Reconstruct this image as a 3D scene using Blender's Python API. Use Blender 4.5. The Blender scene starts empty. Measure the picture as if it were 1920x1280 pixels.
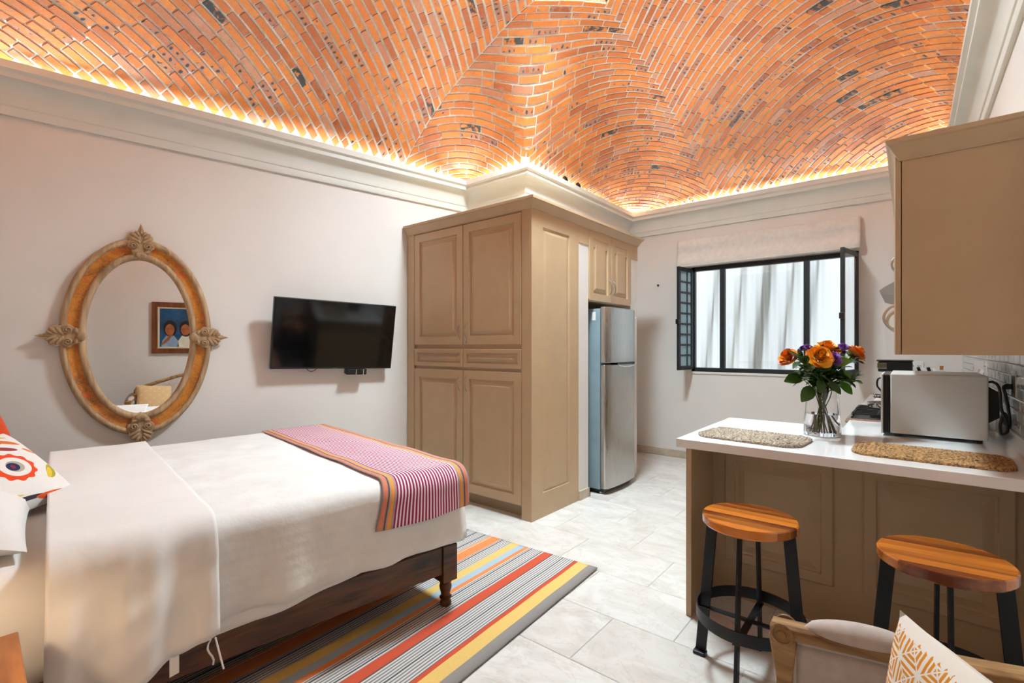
import bpy, bmesh, math, random
import numpy as np
from mathutils import Matrix, Vector, noise
random.seed(7)
R = math.radians
PI = math.pi
scene = bpy.context.scene
C = scene.collection

# ------------------------------------------------------------------ camera, world, exposure
cam_data = bpy.data.cameras.new('camera')
cam_data.sensor_width = 36.0
cam_data.lens = 36.0 * 908 / 1920
cam_data.shift_y = 11 / 1920
cam_data.clip_start = 0.02
cam = bpy.data.objects.new('camera', cam_data)
cam.location = (0, 0, 1.4)
cam.rotation_euler = (R(90), 0, R(39.3))
C.objects.link(cam)
scene.camera = cam

world = bpy.data.worlds.new('world')
scene.world = world
world.use_nodes = True
bg = world.node_tree.nodes['Background']
bg.inputs[0].default_value = (0.80, 0.90, 1.0, 1)
bg.inputs[1].default_value = 1.3

SKYLIGHT = 190.0      # daylight through the roof light
COVE = 1.2; COVE_W, COVE_SPREAD, COVE_TILT = 4.2, 90.0, 20.0          # LED strip behind the cornice
scene.view_settings.view_transform = 'Standard'
scene.view_settings.look = 'None'
scene.view_settings.gamma = 1
scene.view_settings.use_curve_mapping = False
scene.view_settings.exposure = 0.5

# ------------------------------------------------------------------ helpers
def lin(r, g, b):
    def c(v):
        v /= 255.0
        return v / 12.92 if v <= 0.04045 else ((v + 0.055) / 1.055) ** 2.4
    return (c(r), c(g), c(b), 1)

MW = {}          # world matrix of every object built so far

class MB:
    def __init__(s):
        s.v = []; s.f = []; s.uv = []
    def add(s, vs, fs, uvs=None):
        b = len(s.v)
        s.v += [tuple(q) for q in vs]
        s.f += [tuple(b + i for i in q) for q in fs]
        s.uv += list(uvs) if uvs else [(0, 0)] * len(vs)
        return s
    def box(s, x0, x1, y0, y1, z0, z1, m=None):
        vs = [(x0,y0,z0),(x1,y0,z0),(x1,y1,z0),(x0,y1,z0),(x0,y0,z1),(x1,y0,z1),(x1,y1,z1),(x0,y1,z1)]
        if m is not None: vs = [m @ Vector(q) for q in vs]
        return s.add(vs, [(0,3,2,1),(4,5,6,7),(0,1,5,4),(1,2,6,5),(2,3,7,6),(3,0,4,7)])
    def prism(s, poly, z0, z1, m=None):
        n = len(poly)
        vs = [(p[0],p[1],z0) for p in poly] + [(p[0],p[1],z1) for p in poly]
        if m is not None: vs = [m @ Vector(q) for q in vs]
        fs = [tuple(reversed(range(n))), tuple(range(n, 2*n))]
        fs += [(i, (i+1) % n, n + (i+1) % n, n + i) for i in range(n)]
        return s.add(vs, fs)
    def loops(s, loops, closed=True, cap0=True, cap1=True, m=None):
        """skin a list of equal-length point loops"""
        n = len(loops[0]); vs = [p for l in loops for p in l]
        if m is not None: vs = [m @ Vector(q) for q in vs]
        fs = []
        for k in range(len(loops) - 1):
            for i in range(n if closed else n - 1):
                j = (i + 1) % n
                fs.append((k*n+i, k*n+j, (k+1)*n+j, (k+1)*n+i))
        if cap0: fs.append(tuple(reversed(range(n))))
        if cap1: fs.append(tuple((len(loops)-1)*n + i for i in range(n)))
        return s.add(vs, fs)
    def lathe(s, prof, seg=24, m=None, cap0=True, cap1=True):
        return s.loops([[(r*math.cos(2*PI*i/seg), r*math.sin(2*PI*i/seg), z) for i in range(seg)] for r, z in prof], m=m, cap0=cap0, cap1=cap1)
    def tube(s, path, r, seg=8, closed=False, m=None):
        P = [Vector(p) for p in path]; n = len(P); L = []
        prev = None
        for i in range(n):
            a = P[(i-1) % n] if (closed or i > 0) else P[i]
            b = P[(i+1) % n] if (closed or i < n-1) else P[i]
            t = (b - a).normalized()
            if prev is None:
                up = Vector((0,0,1)) if abs(t.z) < 0.9 else Vector((1,0,0))
                nn = (up - t*up.dot(t)).normalized()
            else:
                nn = prev - t*prev.dot(t)
                nn = nn.normalized() if nn.length > 1e-6 else Vector((1,0,0))
            prev = nn; bb = t.cross(nn)
            rr = r[i] if isinstance(r, (list, tuple)) else r
            L.append([P[i] + (nn*math.cos(2*PI*k/seg) + bb*math.sin(2*PI*k/seg))*rr for k in range(seg)])
        if closed: L.append(L[0])
        return s.loops(L, cap0=not closed, cap1=not closed, m=m)
    def grid(s, fn, nu, nv, m=None):
        vs = []; uv = []
        for i in range(nu + 1):
            for j in range(nv + 1):
                u, v = i/nu, j/nv
                p = fn(u, v); vs.append(m @ Vector(p) if m is not None else p); uv.append((u, v))
        w = nv + 1
        fs = [(i*w+j, (i+1)*w+j, (i+1)*w+j+1, i*w+j+1) for i in range(nu) for j in range(nv)]
        return s.add(vs, fs, uv)

def part(name, mb, mat, parent=None, smooth=None, bevel=None, recalc=True, solid=None, sub=0, origin=None):
    V = np.array(mb.v, dtype=float)
    if origin is None:
        o = Vector(((V[:,0].min()+V[:,0].max())/2, (V[:,1].min()+V[:,1].max())/2, V[:,2].min()))
    else: o = Vector(origin)
    me = bpy.data.meshes.new(name)
    me.from_pydata([tuple(Vector(q) - o) for q in mb.v], [], mb.f)
    uvl = me.uv_layers.new(name='UVMap')
    idx = np.zeros(len(me.loops), dtype=np.int32); me.loops.foreach_get('vertex_index', idx)
    uvl.data.foreach_set('uv', np.array(mb.uv, dtype=np.float32)[idx].ravel())
    if recalc:
        bm = bmesh.new(); bm.from_mesh(me)
        bmesh.ops.recalc_face_normals(bm, faces=bm.faces[:])
        bm.to_mesh(me); bm.free()
    if smooth is not None:
        me.shade_smooth()
        if smooth < 179: me.set_sharp_from_angle(angle=R(smooth))
    me.materials.append(mat)
    ob = bpy.data.objects.new(name, me); C.objects.link(ob)
    W = Matrix.Translation(o)
    if parent is not None:
        ob.parent = parent; ob.matrix_basis = MW[parent.name].inverted() @ W
    else: ob.matrix_basis = W
    MW[ob.name] = W
    if solid:
        md = ob.modifiers.new('thick', 'SOLIDIFY'); md.thickness = solid; md.offset = 0
    if bevel:
        md = ob.modifiers.new('bevel', 'BEVEL'); md.width = bevel; md.segments = 2; md.limit_method = 'ANGLE'; md.angle_limit = R(40)
    if sub:
        md = ob.modifiers.new('sub', 'SUBSURF'); md.levels = sub; md.render_levels = sub
    return ob

def tag(o, label, cat, group=None):
    o['label'] = label; o['category'] = cat
    if group: o['group'] = group
    return o
def thing(name, label, cat, loc=(0,0,0), rotz=0, group=None):
    o = bpy.data.objects.new(name, None); C.objects.link(o)
    o.empty_display_size = 0.1
    W = Matrix.Translation(loc) @ Matrix.Rotation(rotz, 4, 'Z')
    o.matrix_basis = W; MW[o.name] = W
    return tag(o, label, cat, group)
def struct(o):
    o['kind'] = 'structure'; return o
def copy_tree(o, parent=None):
    c = o.copy(); C.objects.link(c)
    if parent is not None: c.parent = parent
    for ch in list(o.children): copy_tree(ch, c)
    return c
def fr(o, ax, ay, az):
    """matrix of a frame: origin and three axes"""
    m = Matrix.Identity(4)
    for i, a in enumerate((ax, ay, az)):
        for r in range(3): m[r][i] = a[r]
    for r in range(3): m[r][3] = o[r]
    return m
def nz(x, y, z=0, s=1.0): return noise.noise(Vector((x*s, y*s, z*s)))

# ------------------------------------------------------------------ materials
class NT:
    def __init__(s, name):
        s.m = bpy.data.materials.new(name); s.m.use_nodes = True
        s.t = s.m.node_tree; s.b = s.t.nodes['Principled BSDF']
    def n(s, typ, **kw):
        nd = s.t.nodes.new('ShaderNode' + typ)
        for k, v in kw.items(): setattr(nd, k, v)
        return nd
    def l(s, a, b): s.t.links.new(a, b)
    def math(s, op, a, b=None, c=None):
        nd = s.n('Math', operation=op)
        for i, q in enumerate((a, b, c)):
            if q is None: continue
            if isinstance(q, (int, float)): nd.inputs[i].default_value = q
            else: s.l(q, nd.inputs[i])
        return nd.outputs[0]
    def mix(s, f, a, b, blend='MIX'):
        nd = s.n('Mix', data_type='RGBA', blend_type=blend)
        for i, q in ((0, f), (6, a), (7, b)):
            if isinstance(q, (int, float)): nd.inputs[i].default_value = q
            elif isinstance(q, tuple): nd.inputs[i].default_value = q
            else: s.l(q, nd.inputs[i])
        return nd.outputs[2]
    def ramp(s, f, stops, interp='LINEAR'):
        nd = s.n('ValToRGB'); cr = nd.color_ramp; cr.interpolation = interp
        while len(cr.elements) < len(stops): cr.elements.new(0.5)
        for e, (p, c) in zip(cr.elements, stops): e.position = p; e.color = c if len(c) == 4 else tuple(c) + (1,)
        s.l(f, nd.inputs[0]); return nd.outputs[0]
    def coord(s, out='Object'):
        return s.n('TexCoord').outputs[out]
    def rnd(s): return s.n('ObjectInfo').outputs['Random']
    def mapped(s, vec, scale=(1,1,1), loc=None, rot=(0,0,0)):
        nd = s.n('Mapping'); s.l(vec, nd.inputs[0]); nd.inputs['Scale'].default_value = scale; nd.inputs['Rotation'].default_value = rot
        if loc is not None:
            if isinstance(loc, tuple): nd.inputs['Location'].default_value = loc
            else: s.l(loc, nd.inputs['Location'])
        return nd.outputs[0]
    def noise(s, vec, scale=5, detail=4, rough=0.55, dist=0):
        nd = s.n('TexNoise'); s.l(vec, nd.inputs['Vector']); nd.inputs['Scale'].default_value = scale
        nd.inputs['Detail'].default_value = detail; nd.inputs['Roughness'].default_value = rough; nd.inputs['Distortion'].default_value = dist
        return nd.outputs[0]
    def set(s, **kw):
        for k, v in kw.items():
            i = s.b.inputs[k.replace('_', ' ')]
            if hasattr(v, 'is_linked') or hasattr(v, 'links'): s.l(v, i)
            else: i.default_value = v
        return s
    def bump(s, h, strength=0.3, dist=0.01):
        nd = s.n('Bump'); nd.inputs['Strength'].default_value = strength; nd.inputs['Distance'].default_value = dist
        s.l(h, nd.inputs['Height']); s.l(nd.outputs[0], s.b.inputs['Normal']); return s

def plain(name, col, rough=0.5, metal=0, var=0.06, vscale=6, bump=0, bscale=80, bdist=0.002, **kw):
    t = NT(name); co = t.coord('Object')
    nfac = t.noise(co, vscale, 3)
    c2 = tuple(max(0, q*(1-2.2*var)) for q in col[:3]) + (1,)
    c3 = tuple(min(1, q*(1+var)) for q in col[:3]) + (1,)
    t.l(t.ramp(nfac, [(0.3, c2), (0.7, c3)]), t.b.inputs['Base Color'])
    t.set(Roughness=rough, Metallic=metal, **kw)
    if bump: t.bump(t.noise(co, bscale, 3), bump, bdist)
    return t.m

def wood(name, c1, c2, scale=1.0, axis='X', rough=0.4, bump=0.1, randomize=False, contrast=(0.35, 0.7), coat=0.0):
    t = NT(name); co = t.coord('Object')
    if randomize:
        cb = t.n('CombineXYZ'); r = t.rnd(); t.l(t.math('MULTIPLY', r, 13.7), cb.inputs[0]); t.l(t.math('MULTIPLY', r, 7.3), cb.inputs[1])
        co = t.mapped(co, loc=cb.outputs[0])
    sc = {'X': (1.2, 14, 14), 'Y': (14, 1.2, 14), 'Z': (14, 14, 1.2)}[axis]
    g = t.noise(t.mapped(co, tuple(q*scale for q in sc)), 1.6, 6, 0.6, 0.6)
    big = t.noise(co, 3.0*scale, 2)
    f = t.math('ADD', t.math('MULTIPLY', g, 0.8), t.math('MULTIPLY', big, 0.2))
    if randomize: f = t.math('ADD', f, t.math('MULTIPLY_ADD', t.rnd(), 0.5, -0.25))
    t.l(t.ramp(f, [(contrast[0], c1), (contrast[1], c2)]), t.b.inputs['Base Color'])
    t.set(Roughness=rough); t.b.inputs['Coat Weight'].default_value = coat; t.b.inputs['Coat Roughness'].default_value = 0.12
    t.bump(g, bump, 0.002); return t.m

def glass(name, col=(1,1,1,1), ior=1.45, rough=0.0):
    t = NT(name); t.set(Base_Color=col, Roughness=rough, IOR=ior); t.b.inputs['Transmission Weight'].default_value = 1.0
    nf = t.noise(t.coord('Object'), 4, 1)
    t.l(t.math('MULTIPLY', nf, 0.02), t.b.inputs['Roughness'])
    return t.m

def emit(name, col, strength):
    t = NT(name); t.set(Base_Color=col, Roughness=0.5)
    nf = t.noise(t.coord('Object'), 2, 1)
    t.l(t.ramp(nf, [(0, col), (1, tuple(min(1, q*1.02) for q in col[:3]) + (1,))]), t.b.inputs['Emission Color'])
    t.b.inputs['Emission Strength'].default_value = strength
    return t.m

M = {}
M['wall'] = plain('wall_paint', lin(226,221,215), 0.6, var=0.015, vscale=2, bump=0.06, bscale=60)
M['trim'] = plain('cornice_paint', lin(226,227,220), 0.55, var=0.02, vscale=3)
M['mortar'] = plain('lime_mortar', lin(226,220,210), 0.95, var=0.08, vscale=40, bump=0.5, bscale=120, bdist=0.004)
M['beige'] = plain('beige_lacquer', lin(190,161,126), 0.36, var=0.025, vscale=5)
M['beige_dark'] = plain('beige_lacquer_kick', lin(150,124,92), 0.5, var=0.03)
M['quartz'] = plain('white_quartz', lin(240,239,237), 0.10, var=0.012, vscale=18)
M['black_metal'] = plain('black_steel', lin(24,24,26), 0.45, metal=0.3, var=0.1, vscale=20, bump=0.06, bscale=200)
M['winframe'] = plain('dark_aluminium', lin(38,42,46), 0.4, metal=0.3, var=0.06)
M['chrome'] = plain('chrome', lin(225,225,225), 0.12, metal=1, var=0.02)
M['nickel'] = plain('brushed_nickel', lin(190,182,170), 0.3, metal=1, var=0.04)
M['steel'] = None
M['fridge_side'] = plain('fridge_side_paint', lin(140,160,168), 0.4, var=0.04)
M['black_plastic'] = plain('black_plastic', lin(20,19,20), 0.3, var=0.1, vscale=20)
M['dark_grey'] = plain('grey_plastic', lin(80,78,76), 0.5, var=0.05)
M['screen'] = plain('tv_screen', lin(9,8,9), 0.08, var=0.1)
M['white_enamel'] = plain('white_enamel', lin(222,219,214), 0.35, var=0.012)
M['white_gloss'] = plain('white_plastic', lin(235,235,232), 0.35, var=0.02)
M['linen'] = plain('grey_linen', lin(196,184,174), 0.9, var=0.06, vscale=30, bump=0.25, bscale=500)
M['sheet'] = plain('white_cotton', lin(240,238,234), 0.85, var=0.015, vscale=4, bump=0.12, bscale=40, bdist=0.006)
M['shade'] = plain('roman_shade_linen', lin(222,217,210), 0.9, var=0.04, vscale=20, bump=0.2, bscale=300)
M['walnut'] = wood('dark_stained_wood', lin(36,18,8), lin(122,70,34), 0.8, 'Y', 0.32, 0.08)
M['nightwood'] = wood('warm_oak', lin(96,56,26), lin(166,108,58), 0.9, 'X', 0.35, 0.08)
M['acacia'] = wood('acacia_planks', lin(104,42,6), lin(212,124,40), 0.7, 'X', 0.25, 0.05, True, (0.26, 0.72), 0.5)
M['oak_carved'] = wood('limed_oak', lin(112,74,32), lin(196,156,100), 1.3, 'X', 0.5, 0.25)
M['carved'] = wood('carved_grey_wood', lin(138,106,72), lin(206,174,134), 1.2, 'Z', 0.65, 0.3)
M['glass'] = glass('clear_glass')
M['water'] = glass('vase_water', (0.97, 0.93, 0.96, 1), 1.33)
M['led'] = emit('led_strip_light', (0.85, 0.95, 1.0, 1), COVE)
M['skylight'] = emit('skylight_daylight', (0.75, 0.91, 1.0, 1), SKYLIGHT)
M['led_warm'] = emit('warm_bulb', (1.0, 0.62, 0.3, 1), 11)
def shade_mat():
    t = NT('cream_lampshade'); out = t.t.nodes['Material Output']; tr = t.n('BsdfTranslucent'); tr.inputs[0].default_value = (0.85, 0.75, 0.6, 1)
    t.l(t.ramp(t.noise(t.coord('Object'), 8, 2), [(0.3, lin(226,210,184)), (0.7, lin(234,220,196))]), t.b.inputs['Base Color']); t.set(Roughness=0.9)
    mx = t.n('MixShader'); mx.inputs[0].default_value = 0.55
    t.l(t.b.outputs[0], mx.inputs[1]); t.l(tr.outputs[0], mx.inputs[2]); t.l(mx.outputs[0], out.inputs[0]); return t.m
M['lampshade'] = shade_mat()
M['led_table'] = emit('warm_table_bulb', (1.0, 0.72, 0.45, 1), 150)
M['stem'] = plain('green_stem', lin(84,104,46), 0.5, var=0.15)
M['base_stone'] = plain('travertine_skirting', lin(196,180,158), 0.5, var=0.1, vscale=9)
M['red'] = plain('red_wire', lin(150,40,30), 0.5)
M['cork'] = plain('cork', lin(190,120,60), 0.8, var=0.15, vscale=60)

def steel_mat():
    t = NT('brushed_stainless'); co = t.coord('Object')
    g = t.noise(t.mapped(co, (60, 60, 1.5)), 3, 2)
    t.l(t.ramp(g, [(0.3, lin(186,184,180)), (0.7, lin(194,192,188))]), t.b.inputs['Base Color'])
    t.set(Metallic=1.0); t.l(t.math('MULTIPLY_ADD', g, 0.04, 0.26), t.b.inputs['Roughness']); return t.m
M['steel'] = steel_mat()

def brick_mat():
    t = NT('fired_clay_brick')
    geo = t.n('NewGeometry'); pos = geo.outputs['Position']
    r = t.math('FRACT', t.math('ADD', t.math('MULTIPLY', t.rnd(), 17.31), geo.outputs['Random Per Island']))
    cb = t.n('CombineXYZ'); t.l(t.math('MULTIPLY', r, 31.0), cb.inputs[2])
    base = t.ramp(r, [(0.0, lin(162,84,44)), (0.12, lin(206,116,52)), (0.45, lin(228,140,64)), (0.75, lin(220,122,50)), (0.88, lin(184,100,56)), (1.0, lin(204,148,116))])
    blot = t.noise(t.mapped(pos, loc=cb.outputs[0]), 26, 5, 0.65)
    c = t.mix(t.ramp(blot, [(0.42, (0,0,0,1)), (0.72, (0.75,0.75,0.75,1))]), base, lin(190,122,88))
    fine = t.noise(pos, 160, 4, 0.7)
    c = t.mix(t.ramp(fine, [(0.56, (0,0,0,1)), (0.68, (0.7,0.7,0.7,1))]), c, lin(120,58,28))
    # kiln scorch marks: round dark spots along some bricks
    r2 = t.math('FRACT', t.math('MULTIPLY', r, 7.77))
    uv = t.coord('UV'); sx = t.n('SeparateXYZ'); t.l(uv, sx.inputs[0])
    u = t.math('ADD', sx.outputs[0], t.math('MULTIPLY', r2, 3.1))
    fu = t.math('SUBTRACT', t.math('FRACT', t.math('MULTIPLY', u, 22)), 0.5)
    fv = t.math('MULTIPLY', t.math('SUBTRACT', sx.outputs[1], t.math('MULTIPLY_ADD', t.math('SINE', t.math('MULTIPLY', u, 90)), 0.004, 0.026)), 26)
    dd = t.math('SQRT', t.math('ADD', t.math('POWER', t.math('MULTIPLY', fu, 1.5), 2), t.math('POWER', fv, 2)))
    wob = t.math('ADD', dd, t.math('MULTIPLY_ADD', t.noise(pos, 34, 2), 0.7, -0.35))
    spot = t.ramp(wob, [(0.22, (1,1,1,1)), (0.40, (0,0,0,1))])
    keep = t.math('GREATER_THAN', t.noise(t.mapped(pos, loc=cb.outputs[0]), 13, 1), 0.50)
    on = t.math('MULTIPLY', t.math('LESS_THAN', r2, 0.17), keep)
    c = t.mix(t.math('MULTIPLY', on, 0.5), c, lin(168,128,110))
    c = t.mix(t.math('MULTIPLY', spot, on), c, lin(62,64,66))
    burn = t.math('MULTIPLY', t.math('GREATER_THAN', r2, 0.987), t.ramp(t.noise(pos, 20, 3), [(0.42, (0,0,0,1)), (0.52, (1,1,1,1))]))
    c = t.mix(burn, c, lin(66,66,64))
    t.l(c, t.b.inputs['Base Color']); t.set(Roughness=0.9)
    t.bump(t.noise(pos, 90, 4, 0.7), 0.5, 0.004); return t.m
M['brick'] = brick_mat()

def marble_mat():
    t = NT('polished_travertine_tile'); co = t.coord('Object')
    cb = t.n('CombineXYZ'); r = t.rnd(); t.l(t.math('MULTIPLY', r, 23.0), cb.inputs[0]); t.l(t.math('MULTIPLY', r, 11.0), cb.inputs[1])
    v = t.mapped(co, (1.0, 1.6, 1), loc=cb.outputs[0])
    a = t.noise(v, 2.6, 6, 0.6, 1.6)
    c = t.ramp(a, [(0.22, lin(196,188,178)), (0.42, lin(214,210,204)), (0.6, lin(226,224,220)), (0.8, lin(208,202,194))])
    w = t.noise(v, 1.6, 5, 0.6, 3.0)
    vein = t.ramp(t.math('ABSOLUTE', t.math('SUBTRACT', w, 0.5)), [(0.0, (0.3,0.3,0.3,1)), (0.02, (0,0,0,1))])
    c = t.mix(vein, c, lin(190,172,148))
    c = t.mix(t.math('MULTIPLY', r, 0.25), c, lin(190,176,160))
    t.l(c, t.b.inputs['Base Color']); t.set(Roughness=0.2); return t.m
M['marble'] = marble_mat()
M['grout'] = plain('floor_grout', lin(206,201,193), 0.9, var=0.05)

def tile_mat():
    t = NT('glazed_grey_tile'); r = t.rnd()
    t.l(t.ramp(r, [(0, lin(176,174,172)), (1, lin(204,203,201))]), t.b.inputs['Base Color'])
    t.set(Roughness=0.12, Metallic=0.25); t.bump(t.noise(t.coord('Object'), 14, 2), 0.25, 0.004); return t.m
M['tile'] = tile_mat()

def stripe_uv(t, axis=0):
    sx = t.n('SeparateXYZ'); t.l(t.coord('UV'), sx.inputs[0]); return sx.outputs[axis]

def rug_mat():
    t = NT('striped_woven_rug'); u = stripe_uv(t, 0)     # u = metres across / 1.6
    wv = t.noise(t.coord('Object'), 2.2, 2); u = t.math('ADD', u, t.math('MULTIPLY_ADD', wv, 0.008, -0.004))
    G, Y, RD, OR, BL = lin(150,144,140), lin(240,200,112), lin(214,78,40), lin(244,142,76), lin(176,198,212)
    S = (0,0,0,0)
    bands = [(0,G),(.062,Y),(.136,RD),(.161,S),(.328,RD),(.393,S),(.518,OR),(.545,BL),(.60,Y),(.66,S),(.76,OR),(.842,lin(240,224,190)),(.85,OR),(.862,S),(1.12,OR),(1.16,lin(238,210,130)),(1.175,S),(1.30,BL),(1.34,RD),(1.40,S),(1.52,Y),(1.57,G)]
    col = t.n('ValToRGB'); cr = col.color_ramp; cr.interpolation = 'CONSTANT'
    while len(cr.elements) < len(bands): cr.elements.new(0.5)
    for e, (p, c) in zip(cr.elements, bands): e.position = p/1.6; e.color = c
    t.l(u, col.inputs[0])
    thin = t.math('FRACT', t.math('MULTIPLY', u, 1.6/0.0165))
    coarse = t.math('FRACT', t.math('MULTIPLY', u, 1.6/0.083))
    lines = t.mix(t.math('GREATER_THAN', thin, 0.60), lin(222,218,212), lin(120,116,120))
    lines = t.mix(t.math('GREATER_THAN', coarse, 0.90), lines, lin(72,68,70))
    c = t.mix(col.outputs[1], lines, col.outputs[0])
    weave = t.noise(t.coord('Object'), 260, 2)
    c = t.mix(t.math('MULTIPLY', weave, 0.35), c, lin(90,82,78))
    t.l(c, t.b.inputs['Base Color']); t.set(Roughness=0.95); t.bump(weave, 0.5, 0.003); return t.m
M['rug'] = rug_mat()

def runner_mat():
    t = NT('striped_woven_runner'); u = stripe_uv(t, 0)
    st = t.math('FRACT', t.math('MULTIPLY', u, 29))
    c = t.mix(t.math('GREATER_THAN', st, 0.44), lin(244,232,232), lin(156,22,84))
    edge = t.math('MINIMUM', u, t.math('SUBTRACT', 1.0, u))
    W = (0,0,0,0)
    nd = t.n('ValToRGB'); cr = nd.color_ramp; cr.interpolation = 'CONSTANT'
    bands = [(0,lin(178,150,150)),(.012,lin(232,128,86)),(.042,lin(176,140,146)),(.052,lin(104,78,44)),(.07,lin(182,152,152)),(.085,lin(240,160,62)),(.115,lin(176,150,156)),(.14,W)]
    while len(cr.elements) < len(bands): cr.elements.new(0.5)
    for e, (p, k) in zip(cr.elements, bands): e.position = p; e.color = k
    t.l(edge, nd.inputs[0])
    c = t.mix(nd.outputs[1], c, nd.outputs[0])
    t.l(c, t.b.inputs['Base Color']); t.set(Roughness=0.9); t.bump(t.noise(t.coord('Object'), 300, 2), 0.3, 0.002); return t.m
M['runner'] = runner_mat()

def waffle_mat():
    t = NT('white_waffle_cotton'); co = t.coord('Object')
    t.l(t.ramp(t.noise(co, 5, 3), [(0.3, lin(228,226,222)), (0.7, lin(240,239,236))]), t.b.inputs['Base Color']); t.set(Roughness=0.85)
    sx = t.n('SeparateXYZ'); t.l(co, sx.inputs[0])
    a = t.math('SINE', t.math('MULTIPLY', sx.outputs[2], 150))
    b = t.math('SINE', t.math('MULTIPLY', sx.outputs[1], 110))
    t.bump(t.math('ADD', t.math('MULTIPLY', t.math('MULTIPLY', a, t.noise(co, 6, 2)), 0.35), t.math('MULTIPLY', t.noise(co, 14, 4), 2.4)), 0.2, 0.008); return t.m
M['waffle'] = waffle_mat()

def fret_mat(name, diamond=False):
    t = NT(name); sx = t.n('SeparateXYZ'); t.l(t.coord('UV'), sx.inputs[0]); u, v = sx.outputs[0], sx.outputs[1]
    n = 7 if not diamond else 4
    if diamond: u, v = t.math('ADD', u, v), t.math('SUBTRACT', u, v)
    a = t.math('ABSOLUTE', t.math('SUBTRACT', t.math('FRACT', t.math('MULTIPLY', u, n)), 0.5))
    b = t.math('ABSOLUTE', t.math('SUBTRACT', t.math('FRACT', t.math('MULTIPLY', v, n)), 0.5))
    mx = t.math('MAXIMUM', a, b)
    ring = t.math('FRACT', t.math('MULTIPLY', mx, 6.0))
    line = t.math('LESS_THAN', ring, 0.6)
    cut = t.math('GREATER_THAN', t.math('ABSOLUTE', t.math('SUBTRACT', a, b)), 0.035)
    f = t.math('MULTIPLY', line, cut)
    # plain white border
    U, Vv = sx.outputs[0], sx.outputs[1]
    e = t.math('MINIMUM', Vv, t.math('SUBTRACT', 1.0, Vv))
    zig = t.math('MULTIPLY', t.math('PINGPONG', t.math('ADD', U, Vv), 0.02), 1.0)
    inn = t.math('GREATER_THAN', t.math('ADD', e, zig), 0.055 if not diamond else 0.02)
    f = t.math('MULTIPLY', f, inn)
    c = t.mix(f, lin(240,234,222), lin(222,140,24) if not diamond else lin(214,160,50))
    if diamond: c = t.mix(0.35, c, lin(226,170,50))
    t.l(c, t.b.inputs['Base Color']); t.set(Roughness=0.9); t.bump(f, 0.5, 0.003); return t.m
M['fret'] = fret_mat('ochre_fret_embroidery'); M['fret2'] = fret_mat('ochre_diamond_embroidery', True)

def jute_mat(name, c1, c2):
    t = NT(name); co = t.coord('Object')
    w = t.noise(t.mapped(co, (1, 1, 1)), 120, 3, 0.7)
    t.l(t.ramp(w, [(0.34, c1), (0.6, c2)]), t.b.inputs['Base Color']); t.set(Roughness=0.95); t.bump(w, 0.9, 0.006); return t.m
M['jute'] = jute_mat('braided_jute', lin(92,62,34), lin(206,160,106))
M['jute_grey'] = jute_mat('braided_grey_jute', lin(84,70,56), lin(206,190,168))

def band_mat():
    t = NT('painted_mirror_band'); co = t.coord('Object')
    a = t.noise(co, 9, 4, 0.6, 0.8); b = t.noise(co, 26, 3, 0.6, 2.4)
    c = t.ramp(a, [(0.3, lin(112,72,24)), (0.45, lin(176,104,26)), (0.6, lin(198,128,40)), (0.75, lin(140,96,40))])
    sc = t.ramp(t.math('ABSOLUTE', t.math('SUBTRACT', b, 0.5)), [(0, (1,1,1,1)), (0.03, (0,0,0,1))])
    c = t.mix(t.math('MULTIPLY', sc, 0.8), c, lin(224,150,60))
    c = t.mix(t.ramp(t.noise(co, 14, 2), [(0.58, (0,0,0,1)), (0.68, (0.8,0.8,0.8,1))]), c, lin(206,86,22))
    t.l(c, t.b.inputs['Base Color']); t.set(Roughness=0.4); t.bump(a, 0.2, 0.003); return t.m
M['band'] = band_mat()
def mirror_mat():
    t = NT('mirror_silvering'); t.set(Metallic=1.0)
    nf = t.noise(t.coord('Object'), 3, 1); t.l(t.math('MULTIPLY', nf, 0.01), t.b.inputs['Roughness'])
    t.l(t.ramp(nf, [(0, (0.93,0.94,0.93,1)), (1, (0.95,0.96,0.95,1))]), t.b.inputs['Base Color']); return t.m
M['mirror'] = mirror_mat()
def leaf_mat(name, c1, c2):
    t = NT(name); co = t.coord('Object')
    isl = t.n('NewGeometry').outputs['Random Per Island']
    t.l(t.ramp(t.math('ADD', t.math('MULTIPLY', t.noise(co, 30, 3), 0.5), t.math('MULTIPLY', isl, 0.5)), [(0.25, c1), (0.75, c2)]), t.b.inputs['Base Color']); t.set(Roughness=0.42)
    t.b.inputs['Subsurface Weight'].default_value = 0.0
    return t.m
M['leaf'] = leaf_mat('dark_green_leaf', lin(26,56,18), lin(62,100,30)); M['leaf2g'] = leaf_mat('mid_green_leaf', lin(58,110,20), lin(96,150,36)); M['leaf2'] = leaf_mat('light_green_leaf', lin(84,120,24), lin(150,168,48))
M['rose'] = leaf_mat('orange_petal', lin(214,104,8), lin(255,186,40)); M['rose2'] = leaf_mat('deep_orange_petal', lin(190,74,8), lin(248,150,34))
M['violet'] = leaf_mat('violet_petal', lin(96,40,140), lin(176,120,210))
M['orange_cloth'] = plain('orange_linen', lin(226,74,10), 0.9, var=0.12, vscale=5, bump=0.2, bscale=300)

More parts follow.
